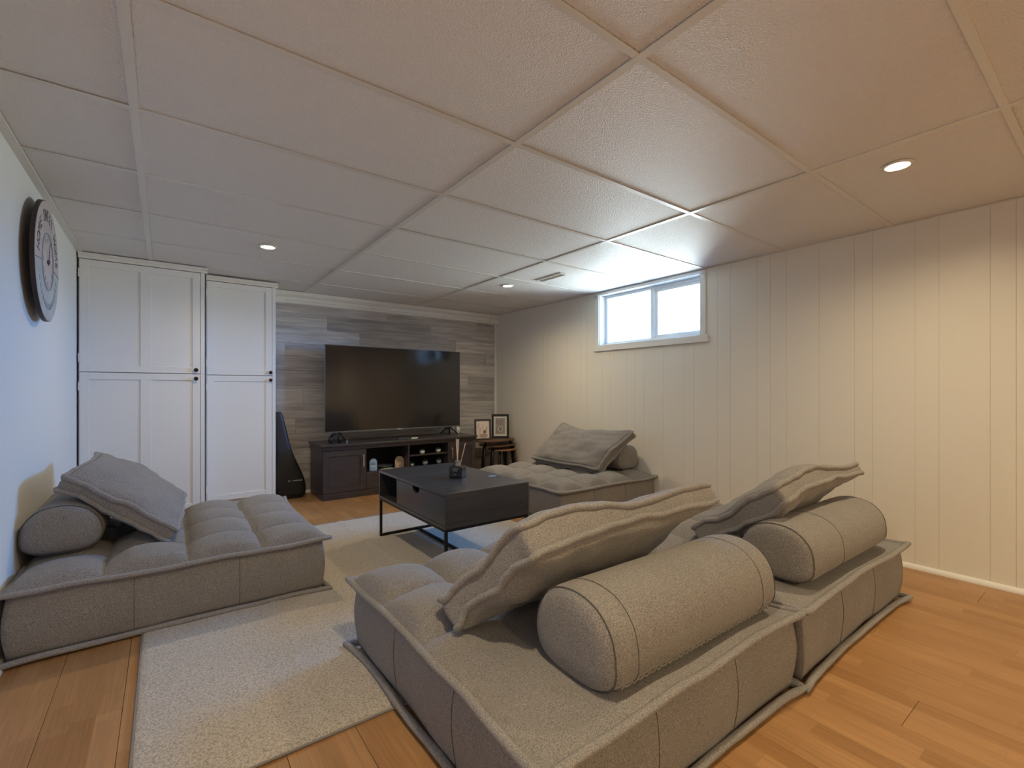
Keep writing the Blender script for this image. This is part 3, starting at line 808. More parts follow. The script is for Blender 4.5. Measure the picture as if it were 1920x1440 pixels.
# ================================================================== BACK PILLOWS
def pillow(name_label, grid, thick, bulge_f, bulge_b, seed, wave=0.010, thick0=None):
    thick0 = thick if thick0 is None else thick0
    """grid[v][u]: control points of the mid surface in world space, v from bottom to top, u from left to right seen
    from the front; the front face lies along (du x dv)."""
    base = sum((p for r in grid for p in r), Vector())/(len(grid)*len(grid[0]))
    base.z = min(p.z for r in grid for p in r)
    o = empty('back_pillow', base, name_label, 'cushion', 'grey piped back pillows')
    def S(u, v):
        col = [spline(row, u) for row in grid]
        return spline(col, v)
    def nrm(u, v):
        e = 0.02
        u0, u1, v0, v1 = max(0, u-e), min(1, u+e), max(0, v-e), min(1, v+e)
        return (S(u1, v)-S(u0, v)).cross(S(u, v1)-S(u, v0)).normalized()
    nu, nv = 54, 34
    def flange(u, v, side):
        a, b = 2*u-1, 2*v-1
        p = S(u, v); nn = nrm(u, v)
        du = (S(min(1, u+.02), v)-S(max(0, u-.02), v)).normalized(); dv = (S(u, min(1, v+.02))-S(u, max(0, v-.02))).normalized()
        ear = -0.012*abs(a)**7*abs(b)**7+0.010*abs(a)**22*abs(b)**22
        p = p+du*math.copysign(ear, a)+dv*math.copysign(ear, b)
        p = p-du*math.copysign(0.010*(1-b*b)*abs(a)**6, a)-dv*math.copysign(0.010*(1-a*a)*abs(b)**6, b)
        h = (thick0+(thick-thick0)*u)/2
        wv = wave*nz(u*3.1+seed, v*3.1, side*2.7)+0.35*wave*nz(u*8+seed, v*8, side*5)
        return p+nn*(side*h+wv), nn
    for side, bl, nm in ((1, bulge_f, 'front_face'), (-1, bulge_b, 'back_face')):
        vs_ = []; fs = []
        for j in range(nv+1):
            for i in range(nu+1):
                u, v = i/nu, j/nv; p, nn = flange(u, v, side)
                f = max(0, (4*u*(1-u)))*max(0, 4*v*(1-v)); f = f**0.36
                pk = 0.0016*math.sin((u*60 if abs(v-.5) > abs(u-.5) else v*40)+4*nz(u*5, v*5, seed))*(1-f)*min(1, 12*min(u, 1-u, v, 1-v))
                q = p+nn*side*(bl*f+pk+0.004*f*nz(u*4, v*4, seed+side))
                vs_.append(q-base)
        for j in range(nv):
            for i in range(nu):
                a = j*(nu+1)+i; fs.append((a, a+1, a+nu+2, a+nu+1))
        MB().add(vs_, fs, True).build(nm, 'fabric', o)
    m1, m2 = 60, 36
    per = [(i/m1, 0) for i in range(m1)]+[(1, i/m2) for i in range(m2)]+[(1-i/m1, 1) for i in range(m1)]+[(0, 1-i/m2) for i in range(m2)]
    lf = [flange(u, v, 1)[0]-base for u, v in per]; lb = [flange(u, v, -1)[0]-base for u, v in per]
    inn = []
    for (u, v) in per:
        c = S(0.5+(u-.5)*0.97, 0.5+(v-.5)*0.95)-base; inn.append(c)
    rows = 4; vs_ = []; P_ = len(per)
    for k in range(rows+1):
        t = k/rows
        for i in range(P_):
            p = lf[i].lerp(lb[i], t); c = inn[i]
            mid = (lf[i]+lb[i])/2
            dirv = (c-mid)
            p = p-dirv*(0.35*math.sin(PI*t))
            vs_.append(p)
    fs = []
    for k in range(rows):
        for i in range(P_):
            j = (i+1) % P_; fs.append((k*P_+i, k*P_+j, (k+1)*P_+j, (k+1)*P_+i))
    MB().add(vs_, fs, True).build('gusset', 'fabric', o)
    for lp in (lf, lb):
        rr = [0.0132+0.0018*nz(i*0.3, seed) for i in range(P_)]
        MB().tube(lp, rr, 10, True, up=nrm(.5, .5), flat=0.9).build('piping', 'piping', o)
    return o
V = Vector
def grid4(rows): return [[V(p) for p in r] for r in rows]
# order: u from left to right as seen from the front so that (du x dv) points to the front
# P1: front faces +Y/up; seen from the front (from +Y looking to -Y) left = +X
PIL1 = grid4([[(1.62, 1.335, .355), (1.33, 1.34, .355), (1.02, 1.335, .355), (0.715, 1.285, .345)],
              [(1.66, 1.175, .520), (1.36, 1.185, .510), (1.06, 1.19, .500), (0.765, 1.17, .480)],
              [(1.70, 0.990, .645), (1.38, 1.000, .645), (1.07, 1.005, .640), (0.825, 1.030, .610)]])
PIL2 = grid4([[(2.72, 1.26, .355), (2.48, 1.27, .35), (2.26, 1.28, .35), (2.06, 1.265, .345)],
              [(2.77, 1.06, .530), (2.50, 1.08, .515), (2.25, 1.09, .50), (2.05, 1.08, .470)],
              [(2.815, .850, .652), (2.53, .865, .648), (2.24, .875, .645), (2.035, .885, .620)]])
# P3: front faces +X/up; seen from the front left = -Y?  (du x dv = +X needs du=+Y, dv=+Z)
PIL3 = grid4([[(0.03, 2.775, .355), (0.055, 3.05, .350), (0.065, 3.35, .350), (0.075, 3.62, .360)],
              [(-.17, 2.80, .505), (-.13, 3.06, .520), (-.12, 3.34, .525), (-.11, 3.62, .525)],
              [(-.372, 2.87, .618), (-.335, 3.08, .650), (-.325, 3.34, .652), (-.325, 3.58, .645)]])
# P4: front faces -X/up; du = -Y
PIL4 = grid4([[(2.98, 3.62, .355), (2.955, 3.36, .350), (2.97, 3.10, .350), (3.02, 2.80, .350)],
              [(3.12, 3.56, .530), (3.09, 3.30, .510), (3.10, 3.02, .505), (3.16, 2.73, .510)],
              [(3.25, 3.46, .688), (3.24, 3.20, .645), (3.26, 2.93, .650), (3.31, 2.66, .660)]])
pillow('large grey piped back pillow in the foreground leaning on the nearest bolster', PIL1, 0.092, 0.040, 0.078, 11, 0.030, 0.052)
pillow('grey piped back pillow leaning on the bolster nearest the right wall', PIL2, 0.066, 0.040, 0.068, 12, 0.028, 0.058)
pillow('grey piped back pillow leaning against the left wall bolster', PIL3, 0.066, 0.044, 0.056, 13, 0.026)
pillow('grey piped back pillow leaning below the window, with a dipped top edge', PIL4, 0.066, 0.046, 0.055, 14, 0.024)

# ================================================================== COFFEE TABLE
tx0, tx1, ty0, ty1, tz0, tz1 = 1.222, 1.802, 2.247, 3.222, 0.285, 0.480
RZ = 0.0125
tb = empty('coffee_table', ((tx0+tx1)/2, (ty0+ty1)/2, RZ), 'black-brown lift-top coffee table with open cubby and drawer on a steel frame', 'table')
ox, oy = (tx0+tx1)/2, (ty0+ty1)/2
def tbx(name, m, x0, y0, z0, x1, y1, z1, bevel=0.001, parent=tb): return MB().box(x0-ox, y0-oy, z0-RZ, x1-ox, y1-oy, z1-RZ).build(name, m, parent, bevel)
ysp = 2.985
tbx('top_panel', 'black_oak', tx0, ty0, tz1-0.018, tx1, 2.866, tz1)
tbx('top_panel', 'black_oak', tx0, 2.868, tz1-0.018, tx1, ty1, tz1)
tbx('side_panel', 'black_oak', tx0+0.016, ty0, tz0+0.016, tx1-0.016, ty0+0.016, tz1-0.018)
tbx('side_panel', 'black_oak', tx0+0.016, ty1-0.016, tz0+0.016, tx1-0.016, ty1, tz1-0.018)
tbx('bottom_panel', 'black_oak', tx0, ty0, tz0, tx1, ty1, tz0+0.016)
ydv = 2.905
tbx('divider', 'black_oak', tx0+0.002, ydv-0.008, tz0+0.016, tx1-0.002, ydv+0.008, tz1-0.018)
tbx('back_panel', 'black_oak', tx1-0.014, ty0+0.016, tz0+0.016, tx1, ydv-0.008, tz1-0.018)
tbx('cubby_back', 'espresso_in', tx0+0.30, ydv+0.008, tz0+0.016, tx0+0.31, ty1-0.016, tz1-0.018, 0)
tbx('end_edge', 'black_oak', tx0, ty1-0.016, tz0+0.016, tx0+0.016, ty1, tz1-0.018)
tbx('end_edge', 'black_oak', tx0, ty0, tz0+0.016, tx0+0.016, ty0+0.004, tz1-0.018)
tbx('back_edge', 'black_oak', tx1-0.016, ty1-0.016, tz0+0.016, tx1, ty1, tz1-0.018)
tbx('back_edge', 'black_oak', tx1-0.016, ty0, tz0+0.016, tx1, ty0+0.016, tz1-0.018)
# drawer front with a half-moon finger cut-out at its upper edge
da, db_ = ty0+0.006, ydv-0.010
zc_, zl = tz1-0.021, tz0+0.019
cy = 2.62; rc = 0.050
out = [(da, zl), (db_, zl), (db_, zc_)]+[(cy+rc*math.cos(a), zc_-0.75*rc*math.sin(a)) for a in [PI*k/12 for k in range(13)]]+[(da, zc_)]
mm = Matrix(((0, 0, 1, 0), (1, 0, 0, 0), (0, 1, 0, 0), (0, 0, 0, 1)))
dr = MB().prism([(a-oy, b-RZ) for a, b in out], tx0+0.001-ox, tx0+0.017-ox, mm).build('drawer_front', 'black_oak', tb)
# dark void behind the cut-out
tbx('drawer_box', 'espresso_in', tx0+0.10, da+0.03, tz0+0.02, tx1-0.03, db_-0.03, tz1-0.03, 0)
# steel frame
s = 0.016
fr = MB()
for yy in (ty0+0.003, ty1-s-0.003):
    for xx in (tx0+0.002, tx1-s-0.002):
        MB().box(xx-ox, yy-oy, 0, xx+s-ox, yy+s-oy, tz0-RZ-s).build('leg', 'steel', tb, 0.001)
    MB().box(tx0+0.002+s-ox, yy-oy, 0, tx1-s-0.002-ox, yy+s-oy, s).build('foot_rail', 'steel', tb, 0.001)
    MB().box(tx0+0.002-ox, yy-oy, tz0-RZ-s, tx1-0.002-ox, yy+s-oy, tz0-RZ).build('top_rail', 'steel', tb, 0.001)
for xx in (tx0+0.002, tx1-s-0.002):
    MB().box(xx-ox, ty0+s+0.003-oy, tz0-RZ-s, xx+s-ox, ty1-s-0.003-oy, tz0-RZ).build('top_rail', 'steel', tb, 0.001)
MB().box(-s/2, ty0+s+0.003-oy, 0, s/2, ty1-s-0.003-oy, s).build('stretcher', 'steel', tb, 0.001)

# reed diffuser
df = empty('reed_diffuser', (1.535, 2.655, tz1), 'black glass reed diffuser with five wooden reeds on the coffee table', 'diffuser', rz=math.radians(38))
MB().box(-0.044, -0.044, 0, 0.044, 0.044, 0.074).build('bottle', 'blackglass', df, 0.007)
MB().lathe([(0.017, 0.074), (0.015, 0.078), (0.015, 0.098), (0.0165, 0.100), (0.0165, 0.104), (0.012, 0.104), (0.012, 0.078)], n=20, caps=False).build('neck', 'neck', df)
for i, (dx, dy, hx, hy, hh) in enumerate(((-.004, 0, -.016, .004, .245), (.002, .004, .000, .010, .250), (.004, -.003, .008, -.004, .247), (0, -.004, .014, .006, .243), (.003, .002, .062, -.030, .215))):
    MB().bar((-dx, -dy, 0.012), (hx, hy, hh), 0.0021, n=7).build('reed', 'reed', df)
lb = MB()
for (zz, w) in ((0.056, 0.034), (0.043, 0.030), (0.022, 0.012)):
    for q in range(5): lb.box(-0.0446, -w/2+q*w/5, zz, -0.0441, -w/2+(q+0.7)*w/5, zz+0.005)
lb.build('printed_label', mat('label_grey', (0.30, 0.28, 0.28), 0.6), df)
# thin shiny piece added to imitate a silvery glint on the tabletop
ps = MB()
ps.add([(0, 0, 0), (0.06, 0.012, 0.002), (0.075, 0.05, 0.0005), (0.03, 0.062, 0.003), (-0.006, 0.04, 0.0006)], [(0, 1, 2, 3, 4)])
ps.add([(0, 0, 0.0006), (-0.006, 0.04, 0.0012), (0.03, 0.062, 0.0036), (0.075, 0.05, 0.0011), (0.06, 0.012, 0.0026)], [(0, 1, 2, 3, 4)])
o = ps.build('glint_scrap', mat('glint_gloss', (0.22, 0.25, 0.30), 0.12, 0, 0.9), None, 0, (1.70, 2.50, tz1+0.0006))
tag(o, 'small shiny scrap added as a glint on the coffee table corner', 'glint')

# ================================================================== TV CABINET
cx0, cx1, cyf, cyb, cz = 1.195, 2.885, 4.590, 5.045, 0.528
cb = empty('tv_cabinet', (cx0, cyf, 0), 'dark espresso media cabinet with open shelves under the television', 'cabinet')
def cbx(name, m, x0, y0, z0, x1, y1, z1, bevel=0.0012, parent=cb): return MB().box(x0-cx0, y0-cyf, z0, x1-cx0, y1-cyf, z1).build(name, m, parent, bevel)
cbx('top', 'espresso', cx0-0.022, cyf-0.028, cz-0.020, cx1+0.022, cyb, cz, 0.004)
cbx('top_moulding', 'espresso', cx0-0.010, cyf-0.014, cz-0.034, cx1+0.010, cyb, cz-0.020, 0.003)
cbx('face_rail', 'espresso', cx0, cyf-0.001, 0.468, cx1, cyf+0.018, cz-0.034)
cbx('side_panel', 'espresso', cx0, cyf+0.018, 0.0, cx0+0.018, cyb, cz-0.034)
cbx('side_panel', 'espresso', cx1-0.018, cyf+0.018, 0.0, cx1, cyb, cz-0.034)
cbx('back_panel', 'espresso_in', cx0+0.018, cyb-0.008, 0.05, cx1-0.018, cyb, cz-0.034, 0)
cbx('plinth', 'espresso', cx0-0.006, cyf-0.012, 0.0, cx1+0.006, cyf+0.010, 0.060, 0.003)
cbx('bottom', 'espresso', cx0+0.018, cyf+0.012, 0.062, cx1-0.018, cyb-0.008, 0.080)
for xx in (1.605, 2.066, 2.540):
    cbx('divider', 'espresso', xx-0.008, cyf+0.002, 0.080 if xx != 2.066 else 0.226, xx+0.008, cyb-0.008, 0.468)
cbx('shelf', 'espresso', 1.613, cyf+0.002, 0.208, 2.532, cyb-0.008, 0.226)
cbx('shelf', 'espresso', 2.074, cyf+0.012, 0.345, 2.532, cyb-0.008, 0.358)
for a, b in ((1.611, 2.070), (2.073, 2.534)):
    cbx('drawer_front', 'espresso', a, cyf-0.003, 0.064, b, cyf+0.012, 0.206, 0.002)
def shaker(x0, x1, hx):
    d = cbx('door', 'espresso', x0, cyf-0.002, 0.064, x1, cyf+0.010, 0.464, 0.001)
    w = 0.052
    for (a, b, c, e) in ((x0, 0.064, x0+w, 0.464), (x1-w, 0.064, x1, 0.464)):
        cbx('stile', 'espresso', a, cyf-0.010, b, c, cyf-0.002, e, 0.0015, d)
    for (b, e) in ((0.064, 0.064+w), (0.464-w, 0.464)):
        cbx('rail', 'espresso', x0+w, cyf-0.010, b, x1-w, cyf-0.002, e, 0.0015, d)
    h = MB()
    h.box(hx-0.0065-cx0, -0.032, 0.292, hx+0.0065-cx0, -0.024, 0.408)
    h.box(hx-0.004-cx0, -0.026, 0.305, hx+0.004-cx0, -0.0095, 0.313).box(hx-0.004-cx0, -0.026, 0.387, hx+0.004-cx0, -0.0095, 0.395)
    h.build('handle', 'brushed', d, 0.001)
shaker(cx0+0.002, 1.601, 1.576)
shaker(2.545, cx1-0.002, 2.572)

# items on the open shelves
def arch_sign(name, loc, w, h, rz, face, inkm, label, tilt, seed):
    t = empty(name, loc, label, 'ornament', rz=rz); t.rotation_euler = (tilt, 0, rz)
    pts = [(-w/2, 0), (w/2, 0), (w/2, h-w/2)]+[(w/2*math.cos(a), h-w/2+w/2*math.sin(a)) for a in [PI*k/14 for k in range(1, 14)]]+[(-w/2, h-w/2)]
    mx = Matrix(((1, 0, 0, 0), (0, 0, 1, 0), (0, 1, 0, 0), (0, 0, 0, 1)))
    MB().prism(pts, -0.006, 0.006, mx).build('board', face, t)
    inner = [(x*0.84, 0.06*h+z*0.88) for x, z in pts]
    MB().tube([(x, -0.0065, z) for x, z in inner], 0.0012, 5, True, up=(0, 1, 0)).build('border', inkm, t)
    R_ = random.Random(seed); mb = MB()
    for k in range(9):
        a = PI*0.1+k*PI*0.8/8; cxx, czz = 0, h*0.42
        p0 = (cxx+0.2*w*math.cos(a), -0.0065, czz+0.10*w*math.sin(a)); p1 = (cxx+0.33*w*math.cos(a), -0.0065, czz+0.42*w*math.sin(a)+0.1*w)
        mb.tube([p0, ((p0[0]+p1[0])/2+0.05*w*math.sin(k), -0.0065, (p0[2]+p1[2])/2), p1], 0.0012, 5, up=(0, 1, 0))
    for k in range(6):
        mb.box(-w*0.3+k*w*0.1, -0.0068, h*0.16, -w*0.3+k*w*0.1+w*0.06, -0.006, h*0.16+0.006+0.004*(k % 2))
    mb.build('printed_motif', inkm, t)
    return t
arch_sign('arched_sign', (1.708, 4.66, 0.2285), 0.074, 0.122, math.radians(-18), 'blue_lit_board', 'blue_lit_ink', 'small arched sign with dark print and painted blue light on the left open shelf', -0.16, 1)
arch_sign('arched_sign', (2.006, 4.70, 0.2265), 0.098, 0.120, math.radians(0), 'tan_board', 'ink2', 'small tan arched wooden sign beside the shelf divider', -0.05, 2)
# stack of leafy plates / cloth in the middle: two shallow dishes
dish = MB().lathe([(0.03, 0), (0.05, 0.004), (0.085, 0.020), (0.090, 0.024), (0.084, 0.023), (0.048, 0.008), (0.001, 0.007)], n=28, caps=False).build('dish', mat('sage_glaze', (0.40, 0.44, 0.40), 0.4), None, 0, (1.880, 4.80, 0.2262))
tag(dish, 'shallow pale green dish between the two arched signs', 'dish')
bk = empty('magazine', (1.862, 4.655, 0.2262), 'thin pale folded booklet lying in front of the green dish', 'booklet', rz=0.35)
MB().box(-0.065, -0.04, 0, 0.065, 0.04, 0.006).build('pages', 'paper', bk)
MB().box(-0.067, -0.042, 0.006, 0.067, 0.042, 0.008).build('cover', mat('pale_cover', (0.50, 0.52, 0.48), 0.5), bk, 0.0005)
bs = MB().lathe([(0.018, 0), (0.022, 0.01), (0.020, 0.05), (0.012, 0.075), (0.014, 0.10), (0.009, 0.108), (0.001, 0.11)], n=20).build('bud_vase', mat('maroon_glaze', (0.10, 0.03, 0.025), 0.35), None, 0, (2.024, 4.80, 0.2262))
tag(bs, 'slim dark red vase behind the tan arched sign', 'vase')

def succulent(loc, r, seed, label, kind=0):
    t = empty('potted_succulent', loc, label, 'plant', 'potted succulents in the media cabinet')
    MB().lathe([(r*0.55, 0), (r*0.85, r*0.25), (r, r*0.65), (r*0.95, r*1.1), (r*0.82, r*1.25), (r*0.76, r*1.2), (r*0.7, r*1.05), (0.001, r*1.05)], n=22, caps=False).build('pot', 'ceramic', t)
    R_ = random.Random(seed); mb = MB(); n = 26
    for k in range(n):
        a = k*2.399; ph = 0.25+1.2*(k/n)
        L_ = r*(1.15-0.35*(k/n))*(1.25 if kind else 1)
        d = Vector((math.cos(a)*math.cos(ph), math.sin(a)*math.cos(ph), math.sin(ph)))
        b0 = Vector((0, 0, r*1.05)); sd = d.cross(Vector((0, 0, 1))).normalized(); up = sd.cross(d)
        w = r*0.20
        p = [b0, b0+d*L_*0.55+sd*w+up*0.1*w, b0+d*L_, b0+d*L_*0.55-sd*w+up*0.1*w, b0+d*L_*0.55+up*w*0.7, b0+d*L_*0.5-up*w*0.7]
        mb.add(p, [(0, 1, 4), (1, 2, 4), (2, 3, 4), (3, 0, 4), (0, 5, 1), (1, 5, 2), (2, 5, 3), (3, 5, 0)], False)
    mb.build('leaves', 'leaf', t)
    return t
succulent((2.250, 4.66, 0.3582), 0.029, 1, 'small succulent in a round white pot on the upper shelf, left one')
succulent((2.450, 4.67, 0.3582), 0.029, 2, 'small succulent in a round white pot on the upper shelf, right one')
succulent((2.150, 4.70, 0.2262), 0.023, 3, 'smallest succulent, in a round white pot on the lower shelf by the divider', 1)
succulent((2.315, 4.72, 0.2262), 0.030, 4, 'bushy succulent in a white pot in the middle of the lower shelf', 1)
succulent((2.484, 4.72, 0.2262), 0.030, 5, 'bushy succulent in a white pot at the right of the lower shelf', 1)

# ================================================================== TELEVISION
tvx0, tvx1, tvz0, tvz1, tvy = 1.268, 2.806, 0.622, 1.502, 4.80
tv = empty('television', ((tvx0+tvx1)/2, tvy, cz), 'large flat television with a dark screen on the media cabinet', 'television')
oxt = (tvx0+tvx1)/2
def tvb(name, m, x0, y0, z0, x1, y1, z1, bevel=0.001): return MB().box(x0-oxt, y0-tvy, z0-cz, x1-oxt, y1-tvy, z1-cz).build(name, m, tv, bevel)
tvb('back_shell', 'plastic', tvx0+0.01, tvy+0.014, tvz0+0.01, tvx1-0.01, tvy+0.045, tvz1-0.01, 0.006)
tvb('screen', 'screen', tvx0+0.006, tvy, tvz0+0.012, tvx1-0.006, tvy+0.006, tvz1-0.006, 0)
tvb('bezel', 'tvframe', tvx0, tvy-0.003, tvz0-0.002, tvx1, tvy+0.015, tvz0+0.012)
tvb('bezel', 'tvframe', tvx0, tvy-0.003, tvz1-0.006, tvx1, tvy+0.015, tvz1)
tvb('bezel', 'tvframe', tvx0, tvy-0.003, tvz0+0.012, tvx0+0.006, tvy+0.015, tvz1-0.006)
tvb('bezel', 'tvframe', tvx1-0.006, tvy-0.003, tvz0+0.012, tvx1, tvy+0.015, tvz1-0.006)
FACE = Matrix(((1, 0, 0, 0), (0, 0, -1, 0), (0, 1, 0, 0), (0, 0, 0, 1)))       # text plane facing -Y
bd = text_mb(MB(), 'TCL', 0.030, Matrix.Translation((0.015, -0.0045, tvz0+0.002-cz)) @ FACE, 0.0008, 1.15)
bd.build('badge', mat('badge_silver', (0.65, 0.75, 0.9), 0.3, 0.3), tv)
for fxx in (1.395, 2.665):
    mb = MB()
    for sx in (-1, 1):
        mb.bar((fxx-oxt+sx*0.008, 0.018, tvz0+0.006-cz), (fxx-oxt+sx*0.085, -0.05, 0.0075), 0.011, 0.007, 8)
        mb.bar((fxx-oxt+sx*0.008, 0.022, tvz0+0.006-cz), (fxx-oxt+sx*0.060, 0.11, 0.0075), 0.011, 0.007, 8)
    mb.build('foot', 'plastic', tv)
# white cable box and thing on the cabinet top
o = empty('streaming_box', (2.03, 4.655, cz), 'flat dark media box lying in front of the television', 'media box')
MB().box(-0.075, -0.045, 0, 0.075, 0.045, 0.018).build('case', mat('slate_plastic', (0.05, 0.055, 0.075), 0.35), o, 0.003)
rm = empty('remote_control', (2.130, 4.64, cz), 'slim white remote control beside the flat media box', 'remote', rz=0.25)
MB().box(-0.060, -0.016, 0, 0.060, 0.016, 0.014).build('case', 'white_plastic', rm, 0.004)
MB().lathe([(0.009, 0.014), (0.009, 0.016), (0.001, 0.016)], (0.03, 0, 0), 14).build('button', 'plastic', rm)
sp = empty('headphones', (1.335, 4.69, cz), 'black over-ear headset standing on the left end of the media cabinet', 'headset')
# round black headset: two cups and a band
MB().tube([(0.048*math.cos(a), 0.0, 0.050+0.048*math.sin(a)) for a in [PI*k/16 for k in range(17)]], 0.007, 8, up=(0, 1, 0)).build('headband', 'plastic', sp)
for sx in (-1, 1):
    MB().lathe([(0.026, -0.012), (0.033, -0.006), (0.034, 0.006), (0.026, 0.014)], (sx*0.043, 0, 0.0345), 20, Matrix.Rotation(PI/2, 4, 'Y')).build('ear_cup', 'plastic', sp)
vg = MB().lathe([(0.008, 0), (0.009, 0.006), (0.006, 0.020), (0.003, 0.034), (0.001, 0.040)], n=12).build('glass_charm', 'neck', None, 0, (1.430, 4.615, cz))
tag(vg, 'tiny clear glass drop on the left end of the media cabinet', 'ornament')
wv_ = empty('bud_vase', (2.845, 4.93, cz), 'small white vase with a bare twig behind the right corner of the television', 'vase')
MB().lathe([(0.018, 0), (0.030, 0.02), (0.034, 0.045), (0.026, 0.075), (0.013, 0.092), (0.013, 0.105), (0.016, 0.110), (0.010, 0.108), (0.009, 0.09), (0.001, 0.08)], n=22, caps=False).build('vase_body', 'ceramic', wv_)
MB().tube([(0, 0, 0.09), (0.010, -0.01, 0.15), (0.040, -0.02, 0.205), (0.075, -0.03, 0.245)], [0.0022, 0.0018, 0.0014, 0.0008], 6).tube([(0.010, -0.01, 0.15), (0.004, -0.01, 0.20), (0.012, 0, 0.24)], [0.0016, 0.0012, 0.0007], 6).build('twig', 'ink', wv_)

# ================================================================== GUITAR BAG
gb = empty('guitar_bag', (0.995, 4.925, 0), 'black padded guitar gig bag leaning between the white cupboard and the media cabinet', 'guitar bag')
prof = [(0.000, .075), (0.03, .120), (0.10, .142), (0.18, .140), (0.26, .122), (0.33, .103), (0.40, .084), (0.47, .070), (0.54, .062), (0.62, .056), (0.70, .050), (0.78, .042), (0.835, .026)]
def gx(z): return -0.118*(max(z, 0)/0.84)**0.9
def slab(prof, yc, th, infl=0.0, zmin=0, zmax=9):
    mb = MB(); vs_ = []; fs = []; n = 24; rows = 0
    zs = [z_ for z_, w in prof]
    for z_, w in prof:
        if not zmin <= z_ <= zmax: continue
        rows += 1
        for k in range(n):
            a = 2*PI*k/n; c, s_ = math.cos(a), math.sin(a)
            x = math.copysign(abs(c)**0.55, c)*(w+infl); y_ = math.copysign(abs(s_)**0.55, s_)*th*(0.55+0.45*min(1, w/.14))
            vs_.append((gx(z_)+x, yc+y_+0.06*(z_/0.84), z_+0.001))
    for r in range(rows-1):
        for k in range(n):
            j = (k+1) % n; fs.append((r*n+k, r*n+j, (r+1)*n+j, (r+1)*n+k))
    fs.append(tuple(range(n-1, -1, -1))); fs.append(tuple(range((rows-1)*n, rows*n)))
    return mb.add(vs_, fs, True)
fine = []
pv_ = [V((z_, w, 0)) for z_, w in prof]
for k in range(49):
    p = spline(pv_, k/48); fine.append((p.x, p.y))
slab(fine, 0, 0.055).build('bag_body', 'nylon_reflect', gb)
slab([f for f in fine if 0.02 < f[0] < 0.47], -0.022, 0.042, -0.004).build('front_pocket', 'nylon', gb)
fr_ = [(gx(z_)+w, -0.0+0.06*(z_/0.84), z_) for z_, w in fine]
MB().tube(fr_, 0.004, 6, up=(0, 1, 0)).build('zip_edge', 'plastic', gb)
lg = MB(); text_mb(lg, 'YAMAHA', 0.019, Matrix.Translation((0.035, -0.0665, 0.175)) @ FACE, 0.001, 1.2)
rg = [(-0.036+0.008*math.cos(2*PI*k/18), -0.0665, 0.176+0.008*math.sin(2*PI*k/18)) for k in range(18)]
lg.tube(rg, 0.0009, 5, True, up=(0, 1, 0))
for k in range(3):
    a = PI/2+k*2*PI/3; lg.bar((-0.036, -0.0665, 0.176), (-0.036+0.007*math.cos(a), -0.0665, 0.176+0.007*math.sin(a)), 0.0009, n=5)
lg.build('printed_logo', mat('logo_grey', (0.62, 0.62, 0.62), 0.5), gb)

# ================================================================== NEST OF TABLES
def nest(x, y, z, rx, ry, label, m, legs, rz=0):
    t = empty('nesting_table', (x, y, 0), label, 'side table', 'nest of three side tables', rz)
    n = 40; pts = []
    for k in range(n):
        a = 2*PI*k/n; r = 1/((abs(math.cos(a))**2.6+abs(math.sin(a))**2.6)**(1/2.6))
        pts.append((rx*r*math.cos(a), ry*r*math.sin(a)*(1-0.12*math.cos(a))))
    mb = MB()
    vs_ = [(a*0.97, b*0.97, z-0.018) for a, b in pts]+[(a, b, z-0.010) for a, b in pts]+[(a, b, z-0.002) for a, b in pts]+[(a*0.992, b*0.992, z) for a, b in pts]
    fs = [(r*n+k, r*n+(k+1) % n, (r+1)*n+(k+1) % n, (r+1)*n+k) for r in range(3) for k in range(n)]+[tuple(range(n-1, -1, -1)), tuple(range(3*n, 4*n))]
    mb.add(vs_, fs).build('tabletop', m, t)
    for (a, b) in legs:
        MB().bar((a*1.0, b*1.0, 0.0), (a*0.80, b*0.80, z-0.018), 0.010, 0.016, 10).build('leg', 'steel', t)
    return t
nest(3.225, 4.735, 0.452, 0.285, 0.225, 'tallest dark-topped oval table of the nest, with two picture frames on it', 'nest_wood', [(-.23, -.15), (.235, -.14), (-.23, .16), (.235, .16)])
nest(3.275, 4.685, 0.392, 0.225, 0.185, 'middle table of the nest, half hidden under the dark-topped one', 'nest_wood', [(-.18, -.13), (.195, -.11), (-.17, .12), (.19, .12)])
nest(3.320, 4.650, 0.340, 0.175, 0.155, 'lowest light walnut table of the nest', 'nest_light', [(-.13, -.11), (.14, -.09), (-.12, .10), (.13, .10)])

